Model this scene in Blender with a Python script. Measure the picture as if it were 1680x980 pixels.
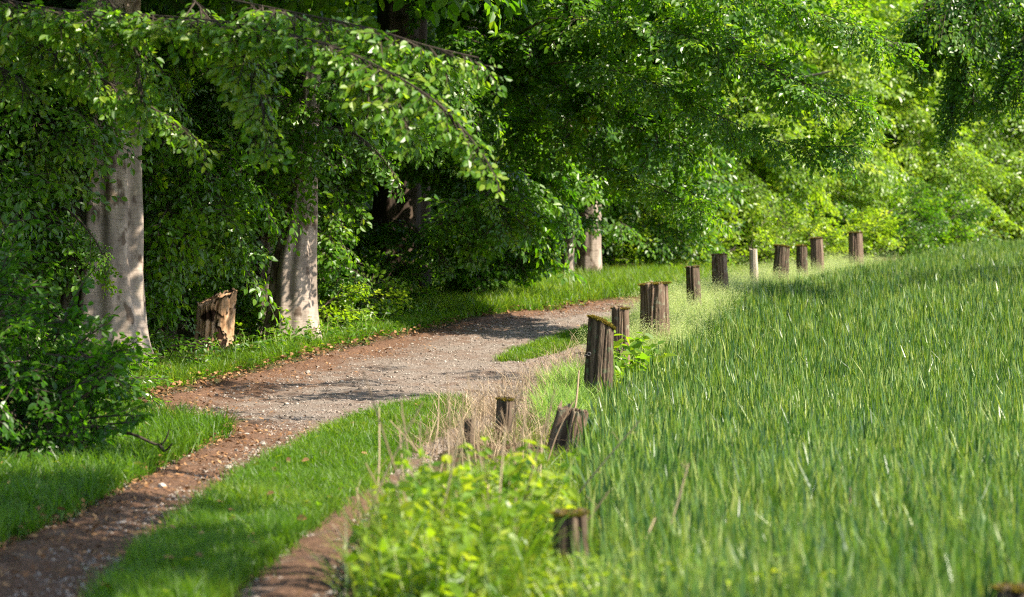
import bpy, math
import numpy as np
from mathutils import Vector

R = math.radians
for o in list(bpy.data.objects):
    bpy.data.objects.remove(o)
S = bpy.context.scene
COL = S.collection

# ------------------------------------------------------------------ camera, sky, sun, exposure
H, FPX, HOR = 2.0, 4200.0, 380.0          # eye height, focal length in photo pixels, eye-level row
cd = bpy.data.cameras.new("camera")
cam = bpy.data.objects.new("camera", cd)
COL.objects.link(cam)
cam.location = (0, 0, H)
cam.rotation_euler = (R(90), 0, 0)
cd.sensor_width = 36.0
cd.lens = 36.0 * FPX / 1680.0
cd.shift_y = -(490.0 - HOR) / 1680.0
cd.clip_start = 0.1
cd.clip_end = 3000
cd.dof.use_dof = True
cd.dof.focus_distance = 31.0
cd.dof.aperture_fstop = 2.1
S.camera = cam

SUN_EL, SUN_AZ = 46.0, 112.0                # azimuth clockwise from +Y
W = bpy.data.worlds.new("World")
S.world = W
W.use_nodes = True
nt = W.node_tree
bg = nt.nodes["Background"]
sky = nt.nodes.new("ShaderNodeTexSky")
sky.sky_type = 'NISHITA'
sky.sun_disc = False
sky.sun_elevation = R(SUN_EL)
sky.sun_rotation = R(SUN_AZ)
nt.links.new(sky.outputs[0], bg.inputs[0])
bg.inputs[1].default_value = 0.115
sl = bpy.data.lights.new("sun", 'SUN')
sl.energy = 4.7
sl.angle = R(0.5)
sl.color = (1.0, 0.92, 0.76)
sun = bpy.data.objects.new("sun", sl)
COL.objects.link(sun)
sd = Vector((math.sin(R(SUN_AZ)) * math.cos(R(SUN_EL)), math.cos(R(SUN_AZ)) * math.cos(R(SUN_EL)), math.sin(R(SUN_EL))))
sun.rotation_euler = (-sd).to_track_quat('-Z', 'Y').to_euler()
sun.location = sd * 60
vs = S.view_settings
vs.view_transform = 'Standard'
vs.look = 'None'
vs.exposure = 1.9
vs.gamma = 1.0
vs.use_curve_mapping = False
S.render.engine = 'CYCLES'
cy = S.cycles
cy.max_bounces = 8
cy.diffuse_bounces = 4
cy.glossy_bounces = 2
cy.transmission_bounces = 6
cy.sample_clamp_indirect = 4.0
cy.use_denoising = False
cy.use_adaptive_sampling = False
cy.filter_width = 1.15

rng = np.random.default_rng(11)
U = lambda a, b, n=None: rng.uniform(a, b, n)
NRM = lambda v: v / np.maximum(np.linalg.norm(v, axis=-1, keepdims=True), 1e-9)

# ------------------------------------------------------------------ terrain
_Y = np.linspace(-100, 800, 9001)
_hk = np.interp(_Y, [-100, 22, 29.5, 37, 42, 46, 50, 58, 70, 78, 100, 160, 800],
                [0, 0, .02, .27, .52, .68, .78, .93, 1.16, 1.2, 1.1, 1.0, 1.0])
_k = np.hanning(41); _k /= _k.sum()
_hk = np.convolve(np.pad(_hk, 20, mode='edge'), _k, 'valid')


def hz(x, y):
    """height of the ground"""
    x = np.asarray(x, float); y = np.asarray(y, float)
    z = np.interp(y, _Y, _hk)
    z = z + 0.02 * np.clip(x - 6, 0, 14) * np.clip((y - 40) / 30, 0, 1)
    z = z + np.clip((-x - 3.6) * .09, 0, .5) * np.clip((y - 20) / 10, .3, 1)
    z = z + .02 * np.sin(1.3 * x + .6 * y) * np.sin(.9 * y - .7 * x + 1) + .012 * np.sin(3.1 * x + 1.7 * y + 2) * np.sin(2.3 * y - 1.1 * x)
    return z


def at(px, py, Y):
    return np.array([(px - 840) / FPX * Y, Y, H - (py - HOR) / FPX * Y])


def hit(px, py):
    ys = np.arange(8, 110, .05)
    x = (px - 840) / FPX * ys
    ray = H - (py - HOR) / FPX * ys
    below = np.nonzero(ray <= hz(x, ys))[0]
    y = ys[below[0]] if len(below) else 100.0
    return np.array([(px - 840) / FPX * y, y])


def poly_px(pts):
    return np.array([hit(*p) for p in pts])


def inside(P, x, y):
    n = len(P); r = np.zeros(len(x), bool); j = n - 1
    for i in range(n):
        xi, yi, xj, yj = P[i, 0], P[i, 1], P[j, 0], P[j, 1]
        c = ((yi > y) != (yj > y)) & (x < (xj - xi) * (y - yi) / (yj - yi + 1e-12) + xi)
        r ^= c; j = i
    return r


def wob(x, y, s=1.0, p=0.0):
    """smooth pseudo-noise in -1..1"""
    return (np.sin(1.7 * s * x + 2.3 * s * y + p) + np.sin(-2.9 * s * x + 1.3 * s * y + 2 * p + 1) + np.sin(4.1 * s * x + 3.7 * s * y + 3 * p)) / 3


# ------------------------------------------------------------------ mesh helpers
def mesh(name, V, Q, mats, mi=None, rnd=None, smooth=False):
    V = np.asarray(V, np.float32); Q = np.asarray(Q, np.int32)
    me = bpy.data.meshes.new(name)
    me.vertices.add(len(V)); me.vertices.foreach_set("co", V.ravel())
    n = len(Q)
    me.loops.add(n * 4); me.loops.foreach_set("vertex_index", Q.ravel())
    me.polygons.add(n)
    me.polygons.foreach_set("loop_start", np.arange(n, dtype=np.int32) * 4)
    if mi is not None:
        me.polygons.foreach_set("material_index", np.asarray(mi, np.int32))
    for m in mats:
        me.materials.append(m)
    if rnd is not None:
        a = me.attributes.new("rnd", 'FLOAT', 'FACE'); a.data.foreach_set("value", np.asarray(rnd, np.float32))
    me.update(calc_edges=True)
    me.polygons.foreach_set("use_smooth", np.full(n, bool(smooth)))
    return me


def obj(name, me, parent=None, loc=None):
    o = bpy.data.objects.new(name, me)
    COL.objects.link(o)
    if loc is not None:
        o.location = tuple(float(c) for c in loc)
    if parent is not None:
        o.parent = parent
    return o


def tag(o, label=None, cat=None, group=None, kind=None):
    for k, v in (("label", label), ("category", cat), ("group", group), ("kind", kind)):
        if v:
            o[k] = v
    return o


def thing(name, label, cat, loc, group=None):
    o = obj(name, None, None, loc)
    o.empty_display_size = .2
    return tag(o, label, cat, group)


class Acc:
    """collects quads with material index and random value, builds one mesh"""
    def __init__(s): s.V = []; s.Q = []; s.M = []; s.Rn = []; s.n = 0
    def add(s, V, Q, m=0, r=0.5):
        V = np.asarray(V).reshape(-1, 3); Q = np.asarray(Q).reshape(-1, 4)
        s.V.append(V); s.Q.append(Q + s.n); s.n += len(V)
        s.M.append(np.full(len(Q), m)); s.Rn.append(np.broadcast_to(np.asarray(r, float), (len(Q),)))
    def build(s, name, mats, origin=(0, 0, 0), smooth=False):
        return mesh(name, np.concatenate(s.V) - np.asarray(origin), np.concatenate(s.Q), mats, np.concatenate(s.M), np.concatenate(s.Rn), smooth)


def smooth_line(P, n):
    P = np.asarray(P, float); t = np.linspace(0, len(P) - 1, n)
    i = np.clip(t.astype(int), 0, len(P) - 2); f = (t - i)[:, None]
    p0 = P[np.clip(i - 1, 0, len(P) - 1)]; p1 = P[i]; p2 = P[i + 1]; p3 = P[np.clip(i + 2, 0, len(P) - 1)]
    return .5 * (2 * p1 + (p2 - p0) * f + (2 * p0 - 5 * p1 + 4 * p2 - p3) * f ** 2 + (3 * p1 - p0 - 3 * p2 + p3) * f ** 3)


def tube(P, r, k=6, rough=0.0):
    P = np.asarray(P, float); n = len(P); r = np.broadcast_to(r, (n,))
    T = NRM(np.gradient(P, axis=0))
    ref = np.array([0., 1, 0]) if abs(T[0, 1]) < .8 else np.array([1., 0, 0])
    A = NRM(np.cross(T, ref)); B = np.cross(T, A)
    th = np.linspace(0, 2 * np.pi, k, endpoint=False)
    rr = r[:, None] * (1 + rough * rng.standard_normal((n, k)))
    V = P[:, None, :] + rr[..., None] * (np.cos(th)[None, :, None] * A[:, None, :] + np.sin(th)[None, :, None] * B[:, None, :])
    i = np.arange(n - 1)[:, None] * k; j = np.arange(k)[None, :]; j2 = (j + 1) % k
    Q = np.stack([i + j, i + j2, i + k + j2, i + k + j], -1).reshape(-1, 4)
    return V.reshape(-1, 3), Q


# ------------------------------------------------------------------ materials
def nodes(name):
    m = bpy.data.materials.new(name); m.use_nodes = True
    n = m.node_tree.nodes; l = m.node_tree.links
    return m, n, l, n["Principled BSDF"], n["Material Output"]


def ramp(n, stops):
    r = n.new("ShaderNodeValToRGB")
    e = r.color_ramp.elements
    while len(e) < len(stops):
        e.new(0.5)
    for k, (p, c) in enumerate(stops):
        e[k].position = p; e[k].color = (*c, 1)
    return r


def noise(n, l, scale, detail=4, vec=None, rough=.6):
    t = n.new("ShaderNodeTexNoise"); t.inputs["Scale"].default_value = scale
    t.inputs["Detail"].default_value = detail; t.inputs["Roughness"].default_value = rough
    if vec is not None:
        l.new(vec, t.inputs["Vector"])
    return t


def coords(n, l, scale=(1, 1, 1), kind="Object"):
    c = n.new("ShaderNodeTexCoord"); mp = n.new("ShaderNodeMapping")
    mp.inputs["Scale"].default_value = scale
    l.new(c.outputs[kind], mp.inputs["Vector"])
    return mp.outputs[0]


def leaf_mat(name, stops, trans, tmix=.45, rough=.42, spec=.5):
    m, n, l, b, out = nodes(name)
    a = n.new("ShaderNodeAttribute"); a.attribute_name = "rnd"
    r = ramp(n, stops)
    l.new(a.outputs["Fac"], r.inputs[0]); l.new(r.outputs[0], b.inputs["Base Color"])
    b.inputs["Roughness"].default_value = rough
    b.inputs["Specular IOR Level"].default_value = spec
    t = n.new("ShaderNodeBsdfTranslucent")
    r2 = ramp(n, trans)
    l.new(a.outputs["Fac"], r2.inputs[0]); l.new(r2.outputs[0], t.inputs["Color"])
    mx = n.new("ShaderNodeMixShader"); mx.inputs[0].default_value = tmix
    l.new(b.outputs[0], mx.inputs[1]); l.new(t.outputs[0], mx.inputs[2]); l.new(mx.outputs[0], out.inputs["Surface"])
    return m


def wood_mat(name, stops, scale=(9, 9, .9), rough=.85, bump=.6, lichen=None):
    m, n, l, b, out = nodes(name)
    v = coords(n, l, scale)
    t = noise(n, l, 3.0, 8, v, .7)
    r = ramp(n, stops)
    l.new(t.outputs["Fac"], r.inputs[0])
    col = r.outputs[0]
    if lichen:
        t2 = noise(n, l, 9.0, 5, coords(n, l))
        rr = ramp(n, [(.56, (0, 0, 0)), (.68, (1, 1, 1))])
        l.new(t2.outputs["Fac"], rr.inputs[0])
        mx = n.new("ShaderNodeMix"); mx.data_type = 'RGBA'
        l.new(rr.outputs[0], mx.inputs[0]); l.new(col, mx.inputs[6]); mx.inputs[7].default_value = (*lichen, 1)
        col = mx.outputs[2]
    l.new(col, b.inputs["Base Color"])
    b.inputs["Roughness"].default_value = rough
    b.inputs["Specular IOR Level"].default_value = .25
    bp = n.new("ShaderNodeBump"); bp.inputs["Strength"].default_value = bump; bp.inputs["Distance"].default_value = .02
    l.new(t.outputs["Fac"], bp.inputs["Height"]); l.new(bp.outputs[0], b.inputs["Normal"])
    return m


def ground_mat(name, s1, s2, fine=60, coarse=1.2, bump=.5):
    m, n, l, b, out = nodes(name)
    v = coords(n, l)
    t = noise(n, l, fine, 6, v, .75); r = ramp(n, s1); l.new(t.outputs["Fac"], r.inputs[0])
    t3 = noise(n, l, fine * .7, 6, v, .75); r3 = ramp(n, s2); l.new(t3.outputs["Fac"], r3.inputs[0])
    t2 = noise(n, l, coarse, 5, v); rr = ramp(n, [(.42, (0, 0, 0)), (.58, (1, 1, 1))]); l.new(t2.outputs["Fac"], rr.inputs[0])
    return m, n, l, b, r, r3, rr, t, bump


LEAF = leaf_mat("beech_leaf", [(0, (.024, .07, .005)), (.55, (.055, .128, .007)), (.85, (.095, .175, .01)), (1, (.15, .21, .02))],
                [(0, (.08, .26, .004)), (.6, (.21, .45, .006)), (1, (.42, .56, .015))], .45, .36, .36)
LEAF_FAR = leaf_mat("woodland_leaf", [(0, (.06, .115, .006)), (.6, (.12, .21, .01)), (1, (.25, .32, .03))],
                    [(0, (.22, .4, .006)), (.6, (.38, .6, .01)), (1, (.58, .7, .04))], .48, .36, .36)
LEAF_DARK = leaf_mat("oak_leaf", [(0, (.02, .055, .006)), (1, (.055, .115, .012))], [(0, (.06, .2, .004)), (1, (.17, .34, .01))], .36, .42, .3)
BUSH = leaf_mat("nettle_leaf", [(0, (.06, .13, .008)), (.6, (.14, .21, .012)), (1, (.25, .28, .025))],
                [(0, (.2, .4, .008)), (.6, (.42, .56, .01)), (1, (.58, .62, .03))], .47, .4, .4)
WHEAT = leaf_mat("wheat_blade", [(0, (.011, .037, .012)), (.4, (.041, .094, .018)), (.72, (.1, .168, .026)), (1, (.24, .27, .085))],
                 [(0, (.05, .15, .012)), (.5, (.19, .355, .016)), (1, (.47, .57, .05))], .29, .36, .34)
GRASS = leaf_mat("grass_blade", [(0, (.03, .075, .006)), (.6, (.065, .125, .008)), (1, (.15, .17, .02))],
                 [(0, (.11, .28, .005)), (.6, (.22, .4, .008)), (1, (.4, .46, .02))], .43, .42, .3)
PALE = leaf_mat("seeding_grass", [(0, (.1, .19, .03)), (.6, (.2, .28, .07)), (1, (.4, .42, .2))],
                [(0, (.28, .5, .04)), (.6, (.42, .58, .1)), (1, (.6, .62, .25))], .5, .5, .3)
STRAW = leaf_mat("dry_straw", [(0, (.13, .085, .05)), (.6, (.25, .175, .11)), (1, (.42, .32, .2))],
                 [(0, (.22, .14, .07)), (1, (.4, .3, .16))], .18, .6, .2)
LITTER = leaf_mat("leaf_litter_brown", [(0, (.06, .028, .014)), (.5, (.15, .07, .03)), (1, (.3, .17, .08))], [(0, (.1, .05, .02)), (1, (.2, .1, .04))], .1, .7, .2)
TWIG = wood_mat("twig_bark", [(.3, (.02, .014, .01)), (.7, (.055, .04, .028))])
BEECH = None


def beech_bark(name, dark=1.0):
    m, n, l, b, out = nodes(name)
    v = coords(n, l, (1, 1, 1))
    t = noise(n, l, 2.6, 7, coords(n, l, (1.5, 1.5, .55)), .68)
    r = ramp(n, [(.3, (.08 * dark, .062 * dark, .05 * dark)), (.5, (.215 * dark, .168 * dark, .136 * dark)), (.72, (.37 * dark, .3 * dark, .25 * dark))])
    l.new(t.outputs["Fac"], r.inputs[0])
    tw = noise(n, l, 4.0, 5, coords(n, l, (1.2, 1.2, 9)), .65)
    rw = ramp(n, [(.36, (.35, .3, .26)), (.5, (1, 1, 1))]); l.new(tw.outputs["Fac"], rw.inputs[0])
    mu = n.new("ShaderNodeMix"); mu.data_type = 'RGBA'; mu.blend_type = 'MULTIPLY'; mu.inputs[0].default_value = .35
    l.new(r.outputs[0], mu.inputs[6]); l.new(rw.outputs[0], mu.inputs[7])
    ts = noise(n, l, 3.1, 3, coords(n, l, (1.6, 1.6, 1.0)), .5); rs = ramp(n, [(.58, (1, 1, 1)), (.64, (.3, .24, .19))]); l.new(ts.outputs["Fac"], rs.inputs[0])
    m3 = n.new("ShaderNodeMix"); m3.data_type = 'RGBA'; m3.blend_type = 'MULTIPLY'; m3.inputs[0].default_value = .9
    l.new(mu.outputs[2], m3.inputs[6]); l.new(rs.outputs[0], m3.inputs[7]); mu = m3
    tg = noise(n, l, 1.1, 4, v); rg = ramp(n, [(.55, (0, 0, 0)), (.75, (.5, .5, .5))]); l.new(tg.outputs["Fac"], rg.inputs[0])
    mg = n.new("ShaderNodeMix"); mg.data_type = 'RGBA'
    l.new(rg.outputs[0], mg.inputs[0]); l.new(mu.outputs[2], mg.inputs[6]); mg.inputs[7].default_value = (.1 * dark, .12 * dark, .05 * dark, 1)
    l.new(mg.outputs[2], b.inputs["Base Color"])
    b.inputs["Roughness"].default_value = .75; b.inputs["Specular IOR Level"].default_value = .3
    bp = n.new("ShaderNodeBump"); bp.inputs["Strength"].default_value = .35; bp.inputs["Distance"].default_value = .02
    l.new(tw.outputs["Fac"], bp.inputs["Height"]); l.new(bp.outputs[0], b.inputs["Normal"])
    return m


BEECH = beech_bark("beech_bark")
BEECH_DARKER = beech_bark("beech_bark_darker", .7)  # same bark with all its colours scaled darker
OAKBARK = wood_mat("oak_bark", [(.3, (.02, .014, .01)), (.55, (.06, .04, .027)), (.8, (.125, .09, .06))], (5, 5, .8), bump=1.0)
POSTW = wood_mat("weathered_post_wood", [(.28, (.025, .016, .012)), (.48, (.095, .06, .038)), (.66, (.205, .142, .094)), (.85, (.33, .25, .175))], lichen=(.17, .17, .11))
POSTD = wood_mat("dark_post_wood", [(.3, (.014, .01, .007)), (.52, (.072, .048, .031)), (.7, (.165, .118, .08)), (.9, (.29, .225, .165))], lichen=(.09, .12, .06))
POSTP = wood_mat("pale_post_wood", [(.25, (.13, .1, .07)), (.5, (.29, .24, .18)), (.8, (.4, .345, .27))], bump=.4)
POSTB = wood_mat("brown_post_wood", [(.28, (.04, .02, .01)), (.5, (.12, .08, .055)), (.8, (.25, .185, .13))])
def rot_mat():
    m, n, l, b, out = nodes("rotten_wood")
    t = noise(n, l, 5.0, 7, coords(n, l, (1.3, 1.3, .8)), .7)
    r = ramp(n, [(.3, (.1, .05, .025)), (.48, (.3, .17, .09)), (.62, (.36, .25, .17)), (.8, (.44, .35, .27))]); l.new(t.outputs["Fac"], r.inputs[0])
    h = noise(n, l, 4.2, 2, coords(n, l, (1.2, 1.2, .9))); rh = ramp(n, [(.56, (1, 1, 1)), (.62, (.06, .04, .03))]); l.new(h.outputs["Fac"], rh.inputs[0])  # dark patches paint the shade inside rot holes
    mu = n.new("ShaderNodeMix"); mu.data_type = 'RGBA'; mu.blend_type = 'MULTIPLY'; mu.inputs[0].default_value = 1
    l.new(r.outputs[0], mu.inputs[6]); l.new(rh.outputs[0], mu.inputs[7]); l.new(mu.outputs[2], b.inputs["Base Color"])
    b.inputs["Roughness"].default_value = .9; b.inputs["Specular IOR Level"].default_value = .15
    bp = n.new("ShaderNodeBump"); bp.inputs["Distance"].default_value = .05; l.new(rh.outputs[0], bp.inputs["Height"]); l.new(bp.outputs[0], b.inputs["Normal"])
    return m


ROT = rot_mat()
MOSS = leaf_mat("moss", [(0, (.05, .045, .01)), (.45, (.12, .1, .015)), (.8, (.22, .13, .025)), (1, (.26, .2, .04))], [(0, (.1, .1, .01)), (1, (.3, .24, .03))], .2, .9, .1)
IRON = nodes("rusty_iron")[0]
IRON.node_tree.nodes["Principled BSDF"].inputs["Base Color"].default_value = (.03, .025, .022, 1)
IRON.node_tree.nodes["Principled BSDF"].inputs["Roughness"].default_value = .6


def stone_mat():
    m, n, l, b, out = nodes("gravel_stone")
    a = n.new("ShaderNodeAttribute"); a.attribute_name = "rnd"
    r = ramp(n, [(0, (.1, .075, .058)), (.4, (.21, .17, .14)), (.8, (.32, .275, .235)), (1, (.45, .41, .36))])
    l.new(a.outputs["Fac"], r.inputs[0]); l.new(r.outputs[0], b.inputs["Base Color"])
    b.inputs["Roughness"].default_value = .8; b.inputs["Specular IOR Level"].default_value = .3
    return m


STONE = stone_mat()

# ------------------------------------------------------------------ outline of the track
Lpx = [(-330, 1090), (-150, 960), (0, 885), (90, 850), (150, 815), (240, 770), (300, 742), (365, 712), (345, 698), (240, 688), (215, 662), (260, 645),
       (330, 630), (400, 610), (500, 585), (600, 560), (680, 545), (760, 525), (850, 511), (960, 505)]
L = np.array([hit(*p) for p in Lpx])
Rpx = [(560, 1180), (570, 980), (590, 900), (620, 840), (690, 780), (740, 730), (840, 690), (905, 650), (950, 612), (985, 570), (1012, 540), (1030, 520)]
Rr = np.array([hit(*p) for p in Rpx])
L = L[np.argsort(L[:, 1])]; Rr = Rr[np.argsort(Rr[:, 1])]
YE = 44.0
XL = lambda y: np.interp(y, L[:, 1], L[:, 0])
XR = lambda y: np.interp(y, Rr[:, 1], Rr[:, 0])
rows = [((XL(y), y), (XR(y), y)) for y in np.arange(9.0, YE, .12)]
tailL = smooth_line([(XL(YE), YE), (1.9, 47.6), (3.6, 51.5), (6.2, 58), (9.8, 66)], 90)
tailR = smooth_line([(XR(YE), YE), (3.0, 46.5), (4.2, 49.5), (6.9, 56.8), (10.6, 65.2)], 90)
rows = np.array(rows + [(tuple(a), tuple(b)) for a, b in zip(tailL, tailR)])
PATHPOLY = np.concatenate([rows[:, 0], rows[::-1, 1]])


def near_path(x, y):
    return inside(PATHPOLY, x, y)


# ------------------------------------------------------------------ ground (one sheet to the horizon)
def axis(lo, hi, fl, fh, step):
    f = np.arange(fl, fh, step)
    a = fl - np.cumsum(step * 1.25 ** np.arange(1, 60)); a = a[a > lo]
    b = f[-1] + np.cumsum(step * 1.25 ** np.arange(1, 60)); b = b[b < hi]
    return np.concatenate([[lo], a[::-1], f, b, [hi]])


gx = axis(-700, 700, -9, 17, .14); gy = axis(-300, 1200, 9, 80, .18)
GX, GY = np.meshgrid(gx, gy)
GZ = hz(GX, GY)
GZ -= .07 * inside(PATHPOLY, GX.ravel(), GY.ravel()).reshape(GX.shape)
GZ -= .0 * GX
nx, ny = len(gx), len(gy)
ii = (np.arange(ny - 1)[:, None] * nx + np.arange(nx - 1)[None, :])
Q = np.stack([ii, ii + 1, ii + nx + 1, ii + nx], -1).reshape(-1, 4)
m, n, l, b, r1, r3, rr, t, _ = ground_mat("forest_soil", [(.3, (.02, .012, .008)), (.5, (.07, .04, .022)), (.7, (.16, .09, .05))],
                                          [(.3, (.02, .03, .01)), (.5, (.045, .05, .018)), (.75, (.09, .08, .03))], 40, 1.5)
mx = n.new("ShaderNodeMix"); mx.data_type = 'RGBA'
l.new(rr.outputs[0], mx.inputs[0]); l.new(r1.outputs[0], mx.inputs[6]); l.new(r3.outputs[0], mx.inputs[7]); l.new(mx.outputs[2], b.inputs["Base Color"])
b.inputs["Roughness"].default_value = .95; b.inputs["Specular IOR Level"].default_value = .1
bp = n.new("ShaderNodeBump"); bp.inputs["Distance"].default_value = .03; l.new(t.outputs["Fac"], bp.inputs["Height"]); l.new(bp.outputs[0], b.inputs["Normal"])
tag(obj("ground", mesh("ground", np.stack([GX, GY, GZ], -1).reshape(-1, 3), Q, [m], smooth=True)), kind="structure")

# ------------------------------------------------------------------ the track: gravel in the middle, dirt and needles at the edges
NA = 60
tt = np.linspace(0, 1, NA)
PX = rows[:, 0, 0][:, None] * (1 - tt) + rows[:, 1, 0][:, None] * tt
PY = rows[:, 0, 1][:, None] * (1 - tt) + rows[:, 1, 1][:, None] * tt
wid = np.hypot(*(rows[:, 0] - rows[:, 1]).T)[:, None]
edge = np.minimum(tt, 1 - tt)[None, :] * wid                       # metres from the nearer edge
e2 = edge + .12 * wob(PX, PY, 3.0) + .05 * wob(PX, PY, 11.0, 2)
rel = .016 * wob(PX, PY, 2.6, 1) + .012 * wob(PX, PY, 7.3, 4) + .008 * wob(PX, PY, 17, 2)
PZ = hz(PX, PY) + rel - .02 - .1 * np.clip(1 - edge / .12, 0, 1) + .05 * np.exp(-((edge - .3) / .16) ** 2) * (.5 + .5 * wob(PX, PY, 4, 3))
nr = len(rows)
ii = (np.arange(nr - 1)[:, None] * NA + np.arange(NA - 1)[None, :])
Q = np.stack([ii, ii + 1, ii + NA + 1, ii + NA], -1).reshape(-1, 4)
m, n, l, b, r1, r3, rr, t, _ = ground_mat("gravel_track",
    [(.28, (.035, .019, .012)), (.5, (.1, .055, .034)), (.72, (.22, .125, .08))],
    [(.28, (.055, .043, .036)), (.5, (.155, .125, .105)), (.72, (.34, .285, .245))], 45, 1.0)
a = n.new("ShaderNodeAttribute"); a.attribute_name = "edge"
ad = n.new("ShaderNodeMath"); ad.operation = 'ADD'; ad.use_clamp = True
t2 = noise(n, l, 2.4, 6, coords(n, l)); mr = n.new("ShaderNodeMapRange"); mr.inputs[1].default_value = .3; mr.inputs[2].default_value = .7; mr.inputs[3].default_value = -.7; mr.inputs[4].default_value = .4
l.new(t2.outputs["Fac"], mr.inputs[0]); l.new(a.outputs["Fac"], ad.inputs[0]); l.new(mr.outputs[0], ad.inputs[1])
mx = n.new("ShaderNodeMix"); mx.data_type = 'RGBA'
l.new(ad.outputs[0], mx.inputs[0]); l.new(r1.outputs[0], mx.inputs[6]); l.new(r3.outputs[0], mx.inputs[7]); l.new(mx.outputs[2], b.inputs["Base Color"])
b.inputs["Roughness"].default_value = .92; b.inputs["Specular IOR Level"].default_value = .15
bp = n.new("ShaderNodeBump"); bp.inputs["Distance"].default_value = .03; bp.inputs["Strength"].default_value = .8
l.new(t.outputs["Fac"], bp.inputs["Height"]); l.new(bp.outputs[0], b.inputs["Normal"])
me = mesh("track", np.stack([PX, PY, PZ], -1).reshape(-1, 3), Q, [m], smooth=True)
# how much gravel is worn into the ground: an own property of the surface (dirt along the wooded edge)
gr = np.clip((tt[None, :] * wid - .35) / 1.3, 0, 1) * np.clip((PY - 18.5) / 6, 0, 1)
at_ = me.attributes.new("edge", 'FLOAT', 'POINT'); at_.data.foreach_set("value", (gr + 0 * PX).astype(np.float32).ravel())
tag(obj("track", me), kind="structure")

# ------------------------------------------------------------------ stones
def rock_proto():
    k, rg = 7, 5
    V = []
    for i in range(rg):
        ph = (i / (rg - 1) - .5) * math.pi * .96
        for j in range(k):
            th = 2 * math.pi * (j + .5 * (i % 2)) / k
            V.append([math.cos(ph) * math.cos(th), math.cos(ph) * math.sin(th), math.sin(ph)])
    V = np.array(V) * (1 + .22 * rng.standard_normal((len(V), 1)))
    V *= np.array([U(.8, 1.2), U(.7, 1), U(.45, .75)])
    i = np.arange(rg - 1)[:, None] * k; j = np.arange(k)[None, :]; j2 = (j + 1) % k
    Q = np.stack([i + j, i + j2, i + k + j2, i + k + j], -1).reshape(-1, 4)
    return V, Q


ROCKS = [rock_proto() for _ in range(8)]
acc = Acc()
NG = 26000
y = np.exp(U(np.log(11.5), np.log(50), NG * 2)); f = U(0, 1, NG * 2)
xl = np.where(y < YE, XL(y), np.interp(y, tailL[:, 1], tailL[:, 0])); xr = np.where(y < YE, XR(y), np.interp(y, tailR[:, 1], tailR[:, 0]))
x = xl + (xr - xl) * f
keep = (wob(x, y, 1.3, 5) + U(-.9, .9, NG * 2) + .9 * np.clip((y - 20) / 6, -.6, .5) + .3 * (f - .4) > 0)
x, y = x[keep][:NG], y[keep][:NG]
s = .006 + .012 * rng.random(len(x)) ** 3 + .014 * (rng.random(len(x)) > .975) * (y > 21)
rz = U(0, 6.28, len(x)); z = hz(x, y) - .02 + s * .2 + .016 * wob(x, y, 2.6, 1) + .012 * wob(x, y, 7.3, 4)
kind = rng.integers(0, 8, len(x))
for k in range(8):
    V, Qr = ROCKS[k]; q = kind == k; nq = q.sum()
    c, sn = np.cos(rz[q]), np.sin(rz[q])
    P = np.stack([V[None, :, 0] * c[:, None] - V[None, :, 1] * sn[:, None], V[None, :, 0] * sn[:, None] + V[None, :, 1] * c[:, None], np.repeat(V[None, :, 2], nq, 0)], -1) * s[q][:, None, None]
    P += np.stack([x[q], y[q], z[q]], -1)[:, None, :]
    acc.add(P, Qr[None] + (np.arange(nq) * len(V))[:, None, None], 0, np.repeat(np.clip(rng.normal(.36, .2, nq), 0, 1), len(Qr)))
tag(obj("gravel", acc.build("gravel", [STONE])), "loose pale grey gravel strewn over the farm track", None, None, "stuff")

SL = [(318, 690, .05, "pale fist-sized stone on the track beside the shrub twigs"), (405, 716, .035, "flat pale stone lying past the tip of the grass tongue"),
      (560, 627, .03, "small stone in the middle of the wide gravel"), (262, 690, .035, "grey stone at the wooded edge of the wide gravel"),
      (505, 612, .04, "brown stone lying under the grass bank by the beeches"), (430, 730, .035, "pale stone in the left wheel rut above the bare soil"),
      (265, 800, .035, "white stone sunk in the shaded wheel rut"), (375, 770, .03, "flat grey stone at the edge of the middle grass"),
      (700, 590, .03, "round dark stone on the sunlit far gravel")]
for i, (px, py, s, lab) in enumerate(SL):
    p = hit(px, py); V, Qr = ROCKS[i % 8]
    o = obj("stone", mesh("stone", V * s, Qr, [STONE], rnd=np.full(len(Qr), .55 + .1 * (i % 4))), loc=(p[0], p[1], hz(*p) + s * .25))
    o.rotation_euler.z = i * 1.3
    tag(o, lab, "stone", "single stones on the track")


# ------------------------------------------------------------------ grass blades
def blades(B, hgt, wd, yaw, lean, curl, ns=3):
    """B (n,3) bases; each blade a bent tapering ribbon of ns quads"""
    n = len(B); t = np.linspace(0, 1, ns + 1)
    d = np.stack([np.cos(yaw), np.sin(yaw), 0 * yaw], -1)
    fa = yaw + U(-1.2, 1.2, n) + np.pi / 2
    sd_ = np.stack([np.cos(fa), np.sin(fa), 0 * fa], -1)
    off = (lean[:, None] * t + curl[:, None] * t ** 2.5) * hgt[:, None]
    zz = hgt[:, None] * (t - .35 * np.abs(curl)[:, None] * t ** 2.6 * np.minimum(1, np.abs(curl)[:, None]))
    C = B[:, None, :] + off[..., None] * d[:, None, :]
    C[..., 2] += zz
    w = wd[:, None] * np.array([.7, 1, .85, .08] if ns == 3 else np.interp(t, [0, .3, .7, 1], [.7, 1, .75, .08]))
    V = np.stack([C - .5 * w[..., None] * sd_[:, None, :], C + .5 * w[..., None] * sd_[:, None, :]], 2)
    base = (np.arange(n) * 2 * (ns + 1))[:, None] + 2 * np.arange(ns)[None, :]
    Q = np.stack([base, base + 1, base + 3, base + 2], -1)
    return V.reshape(-1, 3), Q.reshape(-1, 4)


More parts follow.
